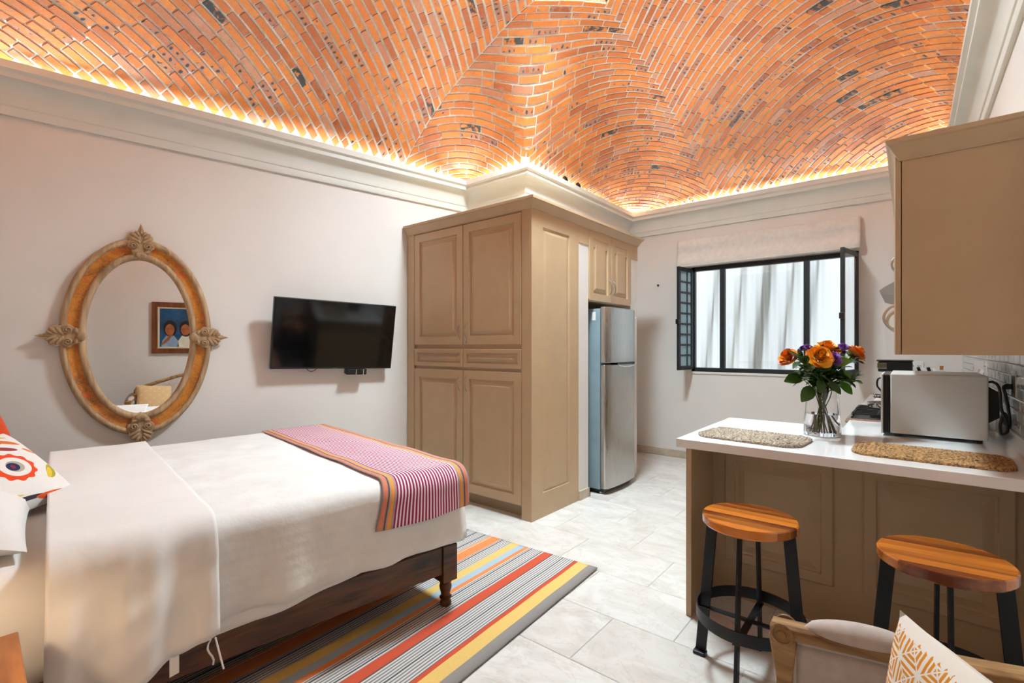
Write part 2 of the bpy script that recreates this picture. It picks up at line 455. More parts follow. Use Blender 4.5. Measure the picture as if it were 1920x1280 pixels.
def poly_mat():
    t = NT('milky_polycarbonate')
    out = t.t.nodes['Material Output']; tr = t.n('BsdfTranslucent'); tr.inputs[0].default_value = (0.92, 0.93, 0.90, 1)
    t.l(t.ramp(t.noise(t.coord('Object'), 0.8, 2), [(0.3, lin(238,238,232)), (0.7, lin(246,246,243))]), t.b.inputs['Base Color'])
    mx = t.n('MixShader'); mx.inputs[0].default_value = 0.6
    t.l(t.b.outputs[0], mx.inputs[1]); t.l(tr.outputs[0], mx.inputs[2]); t.l(mx.outputs[0], out.inputs[0]); t.set(Roughness=0.5); return t.m
M['poly'] = poly_mat()
M['rib'] = plain('galvanised_rib', lin(150,152,146), 0.6, var=0.05)
M['patio'] = plain('patio_concrete', lin(190,186,178), 0.9, var=0.08)

# ------------------------------------------------------------------ room shell
XR, YF, YN = 0.40, 6.13, -0.45
XB, YB = -2.965, 3.82
LX0, LY0, LS = -4.453, 0.322, 0.1998
def leftx(y): return LX0 + (y - LY0)*LS
POLY = [(leftx(YN), YN), (XR, YN), (XR, YF), (XB, YF), (XB, YB), (leftx(YB), YB)]
def inset(poly, d):
    n = len(poly); out = []
    for i in range(n):
        p0, p1, p2 = Vector(poly[i-1]), Vector(poly[i]), Vector(poly[(i+1) % n])
        e1 = (p1-p0).normalized(); e2 = (p2-p1).normalized()
        n1 = Vector((-e1.y, e1.x)); n2 = Vector((-e2.y, e2.x))
        k = (n1 + n2) / (1 + n1.dot(n2))
        out.append(p1 + k*d)
    return out

TH = 0.14; WT = 3.22
wl = MB().prism([POLY[5], POLY[0], (POLY[0][0]-TH, YN-TH), (POLY[5][0]-TH, YB)], 0, WT)
struct(part('wall_left', wl, M['wall']))
wn = MB().box(POLY[0][0]-TH, XR+TH, YN-TH, YN, 0, WT); struct(part('wall_near', wn, M['wall']))
wr = MB().box(XR, XR+TH, YN, YF+TH, 0, WT); wall_right = struct(part('wall_right', wr, M['wall']))
WX0, WX1, WZ0, WZ1 = -2.10, -0.395, 1.10, 2.395
wf = MB().box(XB-TH, WX0, YF, YF+TH, 0, WT).box(WX1, XR, YF, YF+TH, 0, WT).box(WX0, WX1, YF, YF+TH, 0, WZ0).box(WX0, WX1, YF, YF+TH, WZ1, WT)
struct(part('wall_far', wf, M['wall']))
wb = MB().prism([(XB, YF), (leftx(YB)-TH, YF), (leftx(YB)-TH, YB), (XB, YB)], 0, WT)
struct(part('wall_block', wb, M['wall']))
# the two white piers of the fridge niche
struct(part('wall_pier_near', MB().box(XB, -2.335, YB-0.005, 3.985, 0, 2.36), M['wall']))
struct(part('wall_pier_far', MB().box(XB, -2.335, 4.88, 5.04, 0, 2.36), M['wall']))
struct(part('baseboard_pier', MB().box(-2.34, -2.318, YB-0.01, 3.997, 0, 0.085).box(-2.7,-2.318,3.985,3.997,0,0.085), M['base_stone']))
struct(part('baseboard_far', MB().box(XB, -0.26, YF-0.014, YF, 0, 0.09), M['base_stone']))
P1 = inset(POLY, 0.012)
struct(part('baseboard_left', MB().prism([POLY[5], POLY[0], P1[0], P1[5]], 0, 0.09), M['base_stone']))
struct(part('baseboard_right', MB().box(XR-0.014, XR, YN, 2.85, 0, 0.09), M['base_stone']))

# cornice, one moulding to each wall, mitred
prof = [(0.0, 2.875), (0.022, 2.875), (0.026, 2.885), (0.026, 2.93), (0.034, 2.936)]
for i in range(9):
    a = i/8*PI/2
    prof.append((0.036 + 0.088*(1-math.cos(a)), 2.944 + 0.13*math.sin(a)))
prof += [(0.132, 3.076), (0.132, 3.108), (0.144, 3.116), (0.155, 3.122), (0.155, 3.17), (0.140, 3.17), (0.140, 3.13), (0.0, 3.13)]
rings = [inset(POLY, d) for d, z in prof]
for i in range(6):
    j = (i+1) % 6
    A = [(rings[k][i].x, rings[k][i].y, prof[k][1]) for k in range(len(prof))]
    B = [(rings[k][j].x, rings[k][j].y, prof[k][1]) for k in range(len(prof))]
    struct(part('trim_%d' % (i+1), MB().loops([A, B]), M['trim'], smooth=35))
# LED strip lying in the trough of the cornice
r0, r1 = inset(POLY, 0.09), inset(POLY, 0.12)
for i in range(6):
    j = (i+1) % 6
    s_ = part('led_strip', MB().prism([r0[i].lerp(r0[j],.02), r0[j].lerp(r0[i],.02), r1[j].lerp(r1[i],.02), r1[i].lerp(r1[j],.02)], 3.1305, 3.138), M['led'])
    mid = Vector(((r0[i].x+r0[j].x)/2, (r0[i].y+r0[j].y)/2, 3.15)); ed = (r0[j]-r0[i]); nn2 = Vector((-ed.y, ed.x, 0)).normalized()
    ld = bpy.data.lights.new('cove_light', 'AREA'); ld.shape = 'RECTANGLE'; ld.size = ed.length-.12; ld.size_y = .02; ld.spread = R(COVE_SPREAD)
    ld.energy = COVE_W*ed.length; ld.color = (0.80, 0.93, 1.0)
    lo_ = bpy.data.objects.new('cove_light', ld); C.objects.link(lo_); lo_.parent = s_
    aim = (nn2*math.cos(R(COVE_TILT)) + Vector((0,0,math.sin(R(COVE_TILT))))).normalized()
    lo_.matrix_basis = MW[s_.name].inverted() @ fr(mid, Vector((ed.x,ed.y,0)).normalized(), (-aim).cross(Vector((ed.x,ed.y,0)).normalized()), -aim)
    tag(s_, ['white LED strip in the cove behind the camera', 'white LED strip in the cove over the kitchen wall', 'white LED strip in the cove above the window wall',
             'white LED strip in the cove above the fridge side', 'white LED strip in the short cove over the wardrobe front', 'white LED strip in the cove above mirror and television'][i], 'LED strip')

# floor of running-bond marble tiles
floor = struct(part('floor', MB().prism([(POLY[0][0]-TH, YN-TH), (XR+TH, YN-TH), (XR+TH, YF+TH), (leftx(YF)-1.2, YF+TH)], -0.10, -0.004), M['grout'], origin=(0,0,-0.1)))
TX, TY = 0.63, 0.42
def tile_mesh(w, h):
    c = 0.0025
    mb = MB().loops([[(0,0,-0.012),(w,0,-0.012),(w,h,-0.012),(0,h,-0.012)], [(0,0,-c),(w,0,-c),(w,h,-c),(0,h,-c)], [(c,c,0),(w-c,c,0),(w-c,h-c,0),(c,h-c,0)]])
    me = bpy.data.meshes.new('tile'); me.from_pydata(mb.v, [], mb.f); me.materials.append(M['marble']); return me
cache = {}
for r in range(-9, 8):
    y0 = 2.69 + r*TY; off = 0 if r % 2 == 0 else TX/2
    for k in range(-6, 8):
        x0 = -1.81 + k*TX + off
        xa, xb = max(x0, leftx(max(y0, YN)) if y0 < YB else XB), min(x0+TX, XR)
        ya, yb = max(y0, YN), min(y0+TY, YF)
        if xb - xa < 0.03 or yb - ya < 0.03: continue
        key = (round(xb-xa, 3), round(yb-ya, 3))
        if key not in cache: cache[key] = tile_mesh(key[0]-0.003, key[1]-0.003)
        o = bpy.data.objects.new('tile', cache[key]); C.objects.link(o); o.parent = floor
        o.matrix_basis = MW['floor'].inverted() @ Matrix.Translation((xa+0.0015, ya+0.0015, 0))

# ------------------------------------------------------------------ brick vault
VI = 0.02; ZB, HV = 3.185, 0.99
nL = Vector((1, -LS)).normalized()
pL = Vector((LX0, LY0))
def dists(x, y):
    x = np.asarray(x, float); y = np.asarray(y, float)
    L = (x - pL.x)*nL.x + (y - pL.y)*nL.y - VI
    a = x - XB - VI; b = YB - VI - y
    blk = np.where((a > 0) | (b > 0), np.hypot(np.clip(a, 0, None), np.clip(b, 0, None)), np.maximum(a, b))
    return L, XR - VI - x, y - YN - VI, YF - VI - y, blk
def omega(x, y):
    """distance to the nearest springing line, negative outside"""
    return np.minimum.reduce(dists(x, y))
def vz(x, y):
    L, Rr, N, F, B = [np.clip(q, 0, None) for q in dists(x, y)]
    f = 4*L*Rr/np.maximum(L + Rr, 1e-6)**2; g = 4*N*F/np.maximum(N + F, 1e-6)**2
    b = 1 - (1 - np.clip(B/0.95, 0, 1))**2
    return ZB + HV*(f*g*b)**0.88
def vnorm(x, y):
    e = 0.01
    gx = (vz(x+e, y) - vz(x-e, y))/(2*e); gy = (vz(x, y+e) - vz(x, y-e))/(2*e)
    gx = np.clip(gx, -2.5, 2.5); gy = np.clip(gy, -2.5, 2.5)
    n = np.stack([gx, gy, -np.ones_like(gx)], -1)          # pointing down into the room
    return n/np.linalg.norm(n, axis=-1, keepdims=True)
CX, CY, PW, K0 = -1.85, 3.04, 0.058, 5
s2 = math.sqrt(0.5)

# mortar bed: one continuous sheet with the square roof opening left out
NG = 84
gi = np.arange(-NG, NG+1)*PW
Q, P = np.meshgrid(gi, gi, indexing='ij')
GX, GY = CX + (Q - P)*s2, CY + (Q + P)*s2
OM = omega(GX, GY); GZ = vz(GX, GY)
idm = -np.ones(Q.shape, int); mbm = MB()
n_ = 0
for i in range(2*NG):
    for j in range(2*NG):
        if max(OM[i,j], OM[i+1,j], OM[i,j+1], OM[i+1,j+1]) <= -0.05: continue
        if -K0 <= i-NG < K0 and -K0 <= j-NG < K0: continue
        q = []
        for a, b in ((i,j),(i+1,j),(i+1,j+1),(i,j+1)):
            if idm[a,b] < 0:
                idm[a,b] = len(mbm.v); mbm.v.append((GX[a,b], GY[a,b], GZ[a,b])); mbm.uv.append((0,0))
            q.append(int(idm[a,b]))
        mbm.f.append(tuple(reversed(q)))
ceiling = struct(part('ceiling', mbm, M['mortar'], smooth=180, recalc=False, origin=(CX, CY, ZB)))

def camproj(pts):
    f = np.array([-math.sin(R(39.3)), math.cos(R(39.3))]); r = np.array([math.cos(R(39.3)), math.sin(R(39.3))])
    d = pts[:,:2] @ f; d = np.where(d > 0.05, d, 0.05)
    return 960 + 908*(pts[:,:2] @ r)/d, 651 - 908*(pts[:,2]-1.4)/d, d

bricks = []      # (area on screen, 12 vertices, uv)
BL, MO = 0.205, 0.0155
rng = random.Random(3)
SECT = [(45, 0, 90, 0), (135, 90, 180, 1), (210, 180, 270, 2), (315, 270, 360, 3)]   # course normal, groin from, groin to
for (thd, alo, ahi, sct) in SECT:
    th = R(thd); klo, khi = math.tan(R(alo - thd)), math.tan(R(ahi - thd))
    e = np.array([math.cos(th), math.sin(th)]); fdir = np.array([-e[1], e[0]])
    pw = PW if sct != 2 else PW*1.06
    for k in range(K0 if sct != 2 else 2, 90):
        q0, q1 = k*pw, (k+1)*pw; qm = (q0+q1)/2
        pa, pb = klo*qm, khi*qm
        if sct == 0: pb = q1                  # toothed joint between the far sectors
        if sct == 1: pa = -q0
        t = np.arange(pa, pb+1e-6, 0.01)
        if len(t) < 3: continue
        X = CX + e[0]*qm + fdir[0]*t; Y = CY + e[1]*qm + fdir[1]*t
        ins = omega(X, Y) > 0.03
        hs = (np.abs((X-CX)*s2 + (Y-CY)*s2) < K0*PW+.01) & (np.abs((Y-CY)*s2 - (X-CX)*s2) < K0*PW+.01)
        ins &= ~hs
        if not ins.any(): continue
        Z = vz(X, Y); ds = np.sqrt(0.01**2 + np.diff(Z)**2)
        runs = []; st = None
        for i in range(len(t)):
            if ins[i] and st is None: st = i
            if st is not None and (not ins[i] or i == len(t)-1):
                runs.append((st, i if ins[i] else i-1)); st = None
        for a, b in runs:
            if b - a < 2: continue
            arc = np.concatenate([[0], np.cumsum(ds[a:b])]); L = arc[-1]
            cuts = [0.0]; x = BL*(0.3 + 0.7*rng.random())
            while x < L - 0.06:
                cuts.append(x); x += BL*(0.86 + 0.28*rng.random()) if rng.random() > 0.12 else BL*0.5
            cuts.append(L)
            tc = np.interp(cuts, arc, t[a:b+1])
            for c in range(len(tc)-1):
                p0, p1 = tc[c] + MO*0.4, tc[c+1] - MO*0.4
                if p1 - p0 < 0.012: continue
                qa, qb = q0 + MO/2 + rng.uniform(-.001,.002), q1 - MO/2 + rng.uniform(-.002,.001)
                pm = (p0+p1)/2 + rng.uniform(-.01,.01)*0
                w1, w2 = rng.uniform(-.0015,.0015), rng.uniform(-.0015,.0015)
                m0 = klo*(qa-qm) if (a == 0 and c == 0 and sct != 1) else 0.0      # mitre on the groin
                m1 = khi*(qa-qm) if (b == len(t)-1 and c == len(tc)-2 and sct != 0) else 0.0
                PQ = np.array([(p0+m0,qa+w1),(pm,qa),(p1+m1,qa+w2),(p1-m1,qb+w2),(pm,qb),(p0-m0,qb+w1)])
                bx = CX + e[0]*PQ[:,1] + fdir[0]*PQ[:,0]; by = CY + e[1]*PQ[:,1] + fdir[1]*PQ[:,0]
                bz = vz(bx, by); nn = vnorm(bx, by)
                S = np.stack([bx, by, bz], -1)
                dp = 0.007 + rng.uniform(-.003,.003)
                lo = S + nn*dp; hi = S - nn*0.02
                px, py, dd = camproj(lo)
                if (px.max() < 0 or px.min() > 1920 or py.max() < 0 or py.min() > 1280 or dd.min() < 0.1): ar = 0
                else: ar = abs(0.5*np.sum(px*np.roll(py,-1) - np.roll(px,-1)*py))
                ll = p1-p0
                uv = [(0,0),(ll/2,0),(ll,0),(ll,PW-MO),(ll/2,PW-MO),(0,PW-MO)]
                bricks.append((ar, np.concatenate([lo, hi]), uv + uv))
bricks.sort(key=lambda q: -q[0])
BF = [(0,1,4,5),(1,2,3,4),(6,11,10,7),(7,10,9,8),(0,6,7,1),(1,7,8,2),(2,8,9,3),(3,9,10,4),(4,10,11,5),(5,11,6,0)]
for ar, vs, uv in bricks[:300]:
    part('brick', MB().add([Vector(q) for q in vs], BF, uv), M['brick'], ceiling)
rest = MB()
for ar, vs, uv in bricks[300:]: rest.add([tuple(q) for q in vs], BF, uv)
o = part('brickwork', rest, M['brick'], ceiling, recalc=True); o['kind'] = 'stuff'
print('bricks', len(bricks), 'visible', sum(1 for b in bricks if b[0] > 0))

# roof light: white well with a bright pane on top
h = K0*PW; mz = Matrix.Translation((CX, CY, 0)) @ Matrix.Rotation(PI/4, 4, 'Z')
sky = struct(part('window_2', MB().box(-h-.03,-h+.012,-h-.03,h+.03,4.15,4.36,mz).box(h-.012,h+.03,-h-.03,h+.03,4.15,4.36,mz).box(-h,h,-h-.03,-h+.012,4.15,4.36,mz).box(-h,h,h-.012,h+.03,4.15,4.36,mz), M['trim']))
part('pane', MB().box(-h,h,-h,h,4.33,4.35,mz), M['skylight'], sky)

# ------------------------------------------------------------------ window in the far wall
win = struct(part('window_1', MB().box(WX0,WX1,YF-.01,YF+.05,WZ0,WZ0+.05).box(WX0,WX1,YF-.01,YF+.05,WZ1-.05,WZ1).box(WX0,WX0+.04,YF-.01,YF+.05,WZ0,WZ1).box(WX1-.04,WX1,YF-.01,YF+.05,WZ0,WZ1), M['winframe'], bevel=.003))
for xm in (-1.737, -0.86):
    part('mullion', MB().box(xm-.028,xm+.028,YF-.012,YF+.052,WZ0+.05,WZ1-.05), M['winframe'], win, bevel=.003)
part('pane', MB().box(-1.737+.028,-.86-.028,YF+.018,YF+.024,WZ0+.05,WZ1-.05), M['glass'], win)
def sash(hx, hy, ex, ey, bars, handle_side):
    d = Vector((ex-hx, ey-hy, 0)); L = d.length; d.normalize(); nn = Vector((-d.y, d.x, 0))
    m = fr((hx,hy,0), d, nn, (0,0,1))
    z0, z1 = WZ0+.025, WZ1-.02
    f_ = part('casement', MB().box(0,.042,-.016,.016,z0,z1,m).box(L-.042,L,-.016,.016,z0,z1,m).box(.042,L-.042,-.016,.016,z0,z0+.05,m).box(.042,L-.042,-.016,.016,z1-.05,z1,m), M['winframe'], win, bevel=.003)
    part('pane', MB().box(.042,L-.042,-.003,.003,z0+.05,z1-.05,m), M['reflected_blue'] if bars else M['glass'], f_)
    for i in range(bars):  # bars imitate the patio grid reflected in the open sash
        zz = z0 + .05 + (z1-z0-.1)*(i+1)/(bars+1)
        part('reflected_bar', MB().box(.042,L-.042,-.010,.010,zz-.012,zz+.012,m), M['winframe'], f_)
    if bars: part('reflected_bar', MB().box(L*.36,L*.36+.02,-.010,.010,z0+.05,z1-.05,m), M['winframe'], f_)
    part('latch', MB().box(L-.012,L+.022,-.02,.02,1.68,1.74,m), M['black_plastic'], f_, bevel=.004)
M['reflected_blue'] = plain('painted_reflection_pane', lin(150,186,200), 0.05, var=0.05)  # reflection of the outdoors painted in as a pale blue pane
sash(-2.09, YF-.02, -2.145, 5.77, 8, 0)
sash(-.41, YF-.02, -.50, 5.68, 0, 1)
struct(part('trim_7', MB().box(WX0-.01,WX1+.01,YF-.015,YF+.0,WZ0-.025,WZ0), M['trim']))
# translucent patio screen outside the window
scr = MB().grid(lambda u, v: (-4.4 + 5.4*u, 7.05 + 0.012*math.sin(u*2*PI*60), 3.4*v), 480, 2)
screen = tag(part('patio_screen', scr, M['poly'], recalc=False, smooth=180), 'milky corrugated plastic screen standing outside the window', 'screen')
for i, (xa, lean) in enumerate([(-2.95,.35),(-2.35,.35),(-2.02,.36),(-1.75,.36),(-1.42,.36),(-1.15,.34),(-.55,.34),(-.2,.3)]):
    w = .05 if i != 3 else .13
    part('rib', MB().add([(xa,7.075,.2),(xa+w,7.075,.2),(xa+w+lean,7.075,3.2),(xa+lean,7.075,3.2),(xa,7.11,.2),(xa+w,7.11,.2),(xa+w+lean,7.11,3.2),(xa+lean,7.11,3.2)], [(0,1,2,3),(7,6,5,4),(0,4,5,1),(1,5,6,2),(2,6,7,3),(3,7,4,0)]), M['rib'], screen)
struct(part('patio_ground', MB().box(-6,3,YF+TH,9,-.1,-.02), M['patio']))

# roman shade pulled up above the window
def shade_pt(u, v):
    x = -2.262 + 1.885*u
    z = 2.742 - 0.335*v
    y = 6.118 - 0.03 - 0.055*min(1, v*1.15) - 0.012*math.sin(v*9) - 0.012*nz(x*3, z*7)
    z += 0.012*(u-.5)*v
    return (x, y, z)
sh = thing('roman_shade', 'pale linen roman shade gathered above the window', 'blind', (-1.32, 6.1, 2.4))
part('shade_cloth', MB().grid(shade_pt, 60, 24), M['shade'], sh, recalc=False, smooth=180, solid=.006)
for i in range(3):
    part('shade_fold', MB().grid(lambda u, v: (-2.255+1.87*u, 6.045 + .03*i - .028*math.cos((v-.5)*PI) - .004*nz(u*9, i), 2.412+.014*i + .028*(v-.5)*2*.6 + .012*(u-.5)), 50, 8), M['shade'], sh, recalc=False, smooth=180, solid=.004)
part('headrail', MB().box(-2.26,-.38,6.085,6.128,2.715,2.745), M['shade'], sh, bevel=.004)

# unseen dark double door, added behind the camera to cut bounced light
door = struct(part('added_door', MB().box(-1.85,-1.78,YN,YN+.03,0,2.32).box(-.02,.05,YN,YN+.03,0,2.32).box(-1.85,.05,YN,YN+.03,2.25,2.32), M['walnut']))
for xa in (-1.78, -.90):
    d_ = part('added_door_leaf', MB().loops([[(xa+i,YN+y,.005+i),(xa+.88-i,YN+y,.005+i),(xa+.88-i,YN+y,2.25-i),(xa+i,YN+y,2.25-i)] for i,y in ((0,.0),(0,.02),(.1,.02),(.11,.01),(.15,.018))]), M['walnut'], door)
    part('added_door_knob', MB().lathe([(.012,0),(.012,.03),(.026,.04),(.026,.055),(.0,.06)], 16, fr((-.94 if xa < -1 else -.86, YN+.02, 1.02), (1,0,0), (0,0,1), (0,1,0))), M['nickel'], d_, smooth=40)

# ------------------------------------------------------------------ cabinet making
def rect(x0, x1, z0, z1, y): return [(x0,y,z0),(x1,y,z0),(x1,y,z1),(x0,y,z1)]
def panel_door(W, H, T, m, rail=0.075, flat=False):
    """raised-panel leaf; local x across, y outward, z up"""
    L = [(0,0),(0,T-.004),(.004,T),(rail,T),(rail+.006,T-.016),(rail+.016,T-.017),(rail+.05,T-.003),(rail+.054,T)]
    return MB().loops([rect(i, W-i, i, H-i, y) for i, y in L], m=m)
def bow_handle(m, length=.105, depth=.03, r=.0045, vertical=True, wob=0):
    pts = []
    for i in range(13):
        a = i/12; s = (a-.5)*length; y = depth*math.sin(a*PI)**0.6
        x = wob*math.sin(a*2*PI)
        pts.append((x, y, s) if vertical else (s, y, x))
    return MB().tube(pts, r, 8, m=m)

# wardrobe: x -3.9 .. -2.33, front at y 3.117
WF, WRX, WTOP = 3.117, -2.33, 2.545
wd = thing('wardrobe', 'tall beige wardrobe with raised-panel doors and a crown moulding', 'wardrobe', (-3.1, 3.45, 0))
xl = leftx(WF) + .006
body = MB().prism([(xl, WF), (WRX-.02, WF), (WRX-.02, YB-.008), (leftx(YB)+.006, YB-.008)], 0.10, WTOP)
part('carcass', body, M['beige'], wd)
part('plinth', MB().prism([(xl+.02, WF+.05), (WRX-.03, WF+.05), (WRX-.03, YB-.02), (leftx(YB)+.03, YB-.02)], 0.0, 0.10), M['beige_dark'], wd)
part('stile', MB().box(xl, -3.785, WF-.022, WF+.0, 0.1, WTOP), M['beige'], wd, bevel=.002)
part('stile', MB().box(-2.432, WRX-.02, WF-.022, WF+.0, 0.0, WTOP).box(-2.432, WRX-.02, WF, WF+.05, 0, .1), M['beige'], wd, bevel=.002)
part('top_rail', MB().box(-3.785, -2.432, WF-.018, WF, 2.508, WTOP), M['beige'], wd)
mfront = lambda x, z: fr((x, WF, z), (1,0,0), (0,-1,0), (0,0,1))
T = .024
for (x0, x1, z0, z1, hx, kind) in [(-3.779,-3.107,1.425,2.503,-3.15,'door'),(-3.102,-2.437,1.425,2.503,-3.06,'door'),
                                   (-3.779,-3.107,.112,1.195,-3.15,'door'),(-3.102,-2.437,.112,1.195,-3.06,'door')]:
    d = part('door', panel_door(x1-x0, z1-z0, T, mfront(x0, z0)), M['beige'], wd)
    hz = z0+.11 if z0 > 1 else z1-.12
    part('handle', bow_handle(fr((hx, WF-T, hz), (1,0,0), (0,-1,0), (0,0,1)), .13, .03, .0042, True, .008), M['nickel'], d, smooth=40)
    if z0 > 1 and hx > -3.1:
        part('keyhole', MB().lathe([(.011,0),(.011,.006),(.004,.007)], 16, fr((hx, WF-T, z0+.022), (1,0,0), (0,0,1), (0,-1,0))), M['nickel'], d, smooth=40)
for (x0, x1) in [(-3.779,-3.107),(-3.102,-2.437)]:
    d = part('drawer', panel_door(x1-x0, .165, T, mfront(x0, 1.222), .036), M['beige'], wd)
    part('handle', bow_handle(fr(((x0+x1)/2, WF-T, 1.305), (1,0,0), (0,-1,0), (0,0,1)), .15, .03, .0042, False), M['nickel'], d, smooth=40)
# side panel facing the aisle
ms = fr((WRX-.02, WF-.022, 0), (0,1,0), (1,0,0), (0,0,1))
sw = YB-.012 - WF + .022
part('side_panel', MB().loops([rect(i0, sw-i1, iz, WTOP-it, y) for i0,i1,iz,it,y in [(0,0,0,0,0),(0,0,0,0,.018),(.002,.002,.002,.002,.02),(.155,.155,.20,.155,.02),(.162,.162,.207,.162,.011),(.172,.172,.217,.172,.011),(.20,.20,.245,.20,.019)]], m=ms), M['beige'], wd)
# fascia carried on over the fridge niche, crown all round
part('fascia', MB().box(WRX-.02, WRX, YB-.012, 5.05, 2.36, WTOP).box(WRX-.02, WRX+.0, 3.985, 3.995, 1.86, 2.36).box(WRX-.02, WRX, 4.86, 4.88, 1.86, 2.36), M['beige'], wd)
cp = [(-.0, 2.515), (.006, 2.515), (.010, 2.525), (.040, 2.575), (.052, 2.582), (.052, 2.602), (-.02, 2.602)]
def crown(path, profile, mat, parent, name='crown'):
    """path: polyline walked with the outside on the right hand"""
    L = []
    P = [Vector(q) for q in path]
    for i, p in enumerate(P):
        if i == 0: d = (P[1]-p).normalized(); k = Vector((d.y, -d.x))
        elif i == len(P)-1: d = (p-P[i-1]).normalized(); k = Vector((d.y, -d.x))
        else:
            d1 = (p-P[i-1]).normalized(); d2 = (P[i+1]-p).normalized()
            n1 = Vector((d1.y,-d1.x)); n2 = Vector((d2.y,-d2.x)); k = (n1+n2)/(1+n1.dot(n2))
        L.append([(p.x + k.x*o, p.y + k.y*o, z) for o, z in profile])
    return part(name, MB().loops(L), mat, parent)
crown([(leftx(WF-.05)+.012, WF-.022), (WRX, WF-.022), (WRX, 5.05), (XB+.02, 5.05)], cp, M['beige'], wd)
part('top_board', MB().prism([(xl+.0, WF-.02), (WRX, WF-.02), (WRX, 5.045), (XB+.01, 5.045), (XB+.01, YB-.01), (leftx(YB)+.01, YB-.01)], 2.545, 2.56), M['beige'], wd)

# cabinet over the fridge
oc = thing('overhead_cabinet', 'small beige two-door cupboard above the fridge', 'cabinet', (-2.6, 4.43, 1.83))
part('carcass', MB().box(XB+.01, WRX-.03, 3.997, 4.868, 1.84, 2.53), M['beige'], oc)
for (y0, y1, hy) in [(4.0, 4.432, 4.395), (4.437, 4.866, 4.475)]:
    m_ = fr((WRX-.03, y0, 1.845), (0,1,0), (1,0,0), (0,0,1))
    d = part('door', panel_door(y1-y0, .662, .034, m_, .07), M['beige'], oc)
    part('handle', bow_handle(fr((WRX+.004, hy, 2.0), (0,1,0), (1,0,0), (0,0,1)), .14, .03, .005, True), M['nickel'], d, smooth=40)

# fridge
fg = thing('refrigerator', 'stainless steel top-freezer refrigerator in the white niche', 'refrigerator', (-2.55, 4.43, 0))
FY0, FY1 = 4.10, 4.73
part('body', MB().box(-2.93, -2.275, FY0, FY1, .045, 1.77), M['fridge_side'], fg, bevel=.006)
part('base_grille', MB().box(-2.9, -2.24, FY0+.02, FY1-.02, .02, .05), M['black_plastic'], fg)
for yy in (FY0+.05, FY1-.05): part('foot', MB().lathe([(.018,0),(.018,.012),(.01,.014),(.01,.05)], 12, Matrix.Translation((-2.29, yy, 0))), M['chrome'], fg, smooth=40)
def fridge_door(z0, z1):
    def xf(v): return -2.205 + .028*math.sin(v*PI)**.8 - (.02 if v in (0,1) else 0)
    n = 16; loop = [(xf(i/n), FY0 + (FY1-FY0)*i/n) for i in range(n+1)] + [(-2.27, FY1), (-2.27, FY0)]
    return MB().prism(loop, z0, z1)
fd = part('freezer_door', fridge_door(1.252, 1.785), M['steel'], fg, smooth=35, bevel=.006)
part('badge', MB().box(-2.181,-2.179,4.66,4.69,1.70,1.712), M['chrome'], fd)
rd = part('fridge_door', fridge_door(.055, 1.232), M['steel'], fg, smooth=35, bevel=.006)
part('handle_recess', MB().box(-2.26,-2.19,4.30,4.68,1.232,1.252), M['black_plastic'], fg)
hp = [(-2.182, 4.30+.38*i/14, 1.236 - .028*math.sin(PI*i/14)**.5) for i in range(15)]
part('handle', MB().tube(hp, .006, 8), M['chrome'], rd, smooth=60)
part('sticker', MB().box(-2.36, -2.32, FY0-.002, FY0, 1.66, 1.74), M['white_gloss'], fg)

# ------------------------------------------------------------------ kitchen
CT0, CT1 = .88, .925
pen = thing('breakfast_bar', 'beige panelled breakfast bar base behind the two stools', 'cabinet', (-.25, 3.0, 0))
part('end_panel', MB().box(-.90, -.872, 2.535, 3.44, 0, CT0), M['beige'], pen, bevel=.002)
part('back_panel', MB().box(-.872, XR-.003, 2.90, 2.93, 0, CT0), M['beige'], pen)
part('carcass', MB().box(-.872, XR-.02, 2.93, 3.42, .08, CT0), M['beige'], pen)
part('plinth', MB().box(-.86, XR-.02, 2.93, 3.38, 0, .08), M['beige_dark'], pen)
mp = lambda x, z: fr((x, 2.90, z), (1,0,0), (0,-1,0), (0,0,1))
def wains(W, H, m):
    L = [(0,0),(0,.006),(.006,.011),(.05,.011),(.056,.001),(.066,.001),(.10,.010),(.104,.011)]
    return MB().loops([rect(i, W-i, i, H-i, y) for i, y in L], m=m)
part('raised_panel', wains(.515, .62, mp(-.805, .20)), M['beige'], pen)
part('raised_panel', wains(.52, .62, mp(-.17, .20)), M['beige'], pen)
wt = MB().prism([(-.94, 2.50), (XR-.004, 2.50), (XR-.004, 3.855), (-.30, 3.855), (-.30, 3.48), (-.94, 3.48)], CT0, CT1)
worktop = tag(part('worktop', wt, M['quartz'], bevel=.003), 'white quartz worktop with placemats and microwave on it', 'worktop')
part('upstand', MB().box(XR-.018, XR-.004, 2.50, 3.855, CT1, 1.0), M['quartz'], worktop)
wt2 = tag(part('worktop', MB().box(-.30, XR-.004, 4.475, YF-.004, CT0, CT1), M['quartz'], bevel=.003), 'far piece of white worktop beyond the stove, under the coffee maker', 'worktop')
part('upstand', MB().box(XR-.018, XR-.004, 4.475, YF-.004, CT1, 1.0), M['quartz'], wt2)
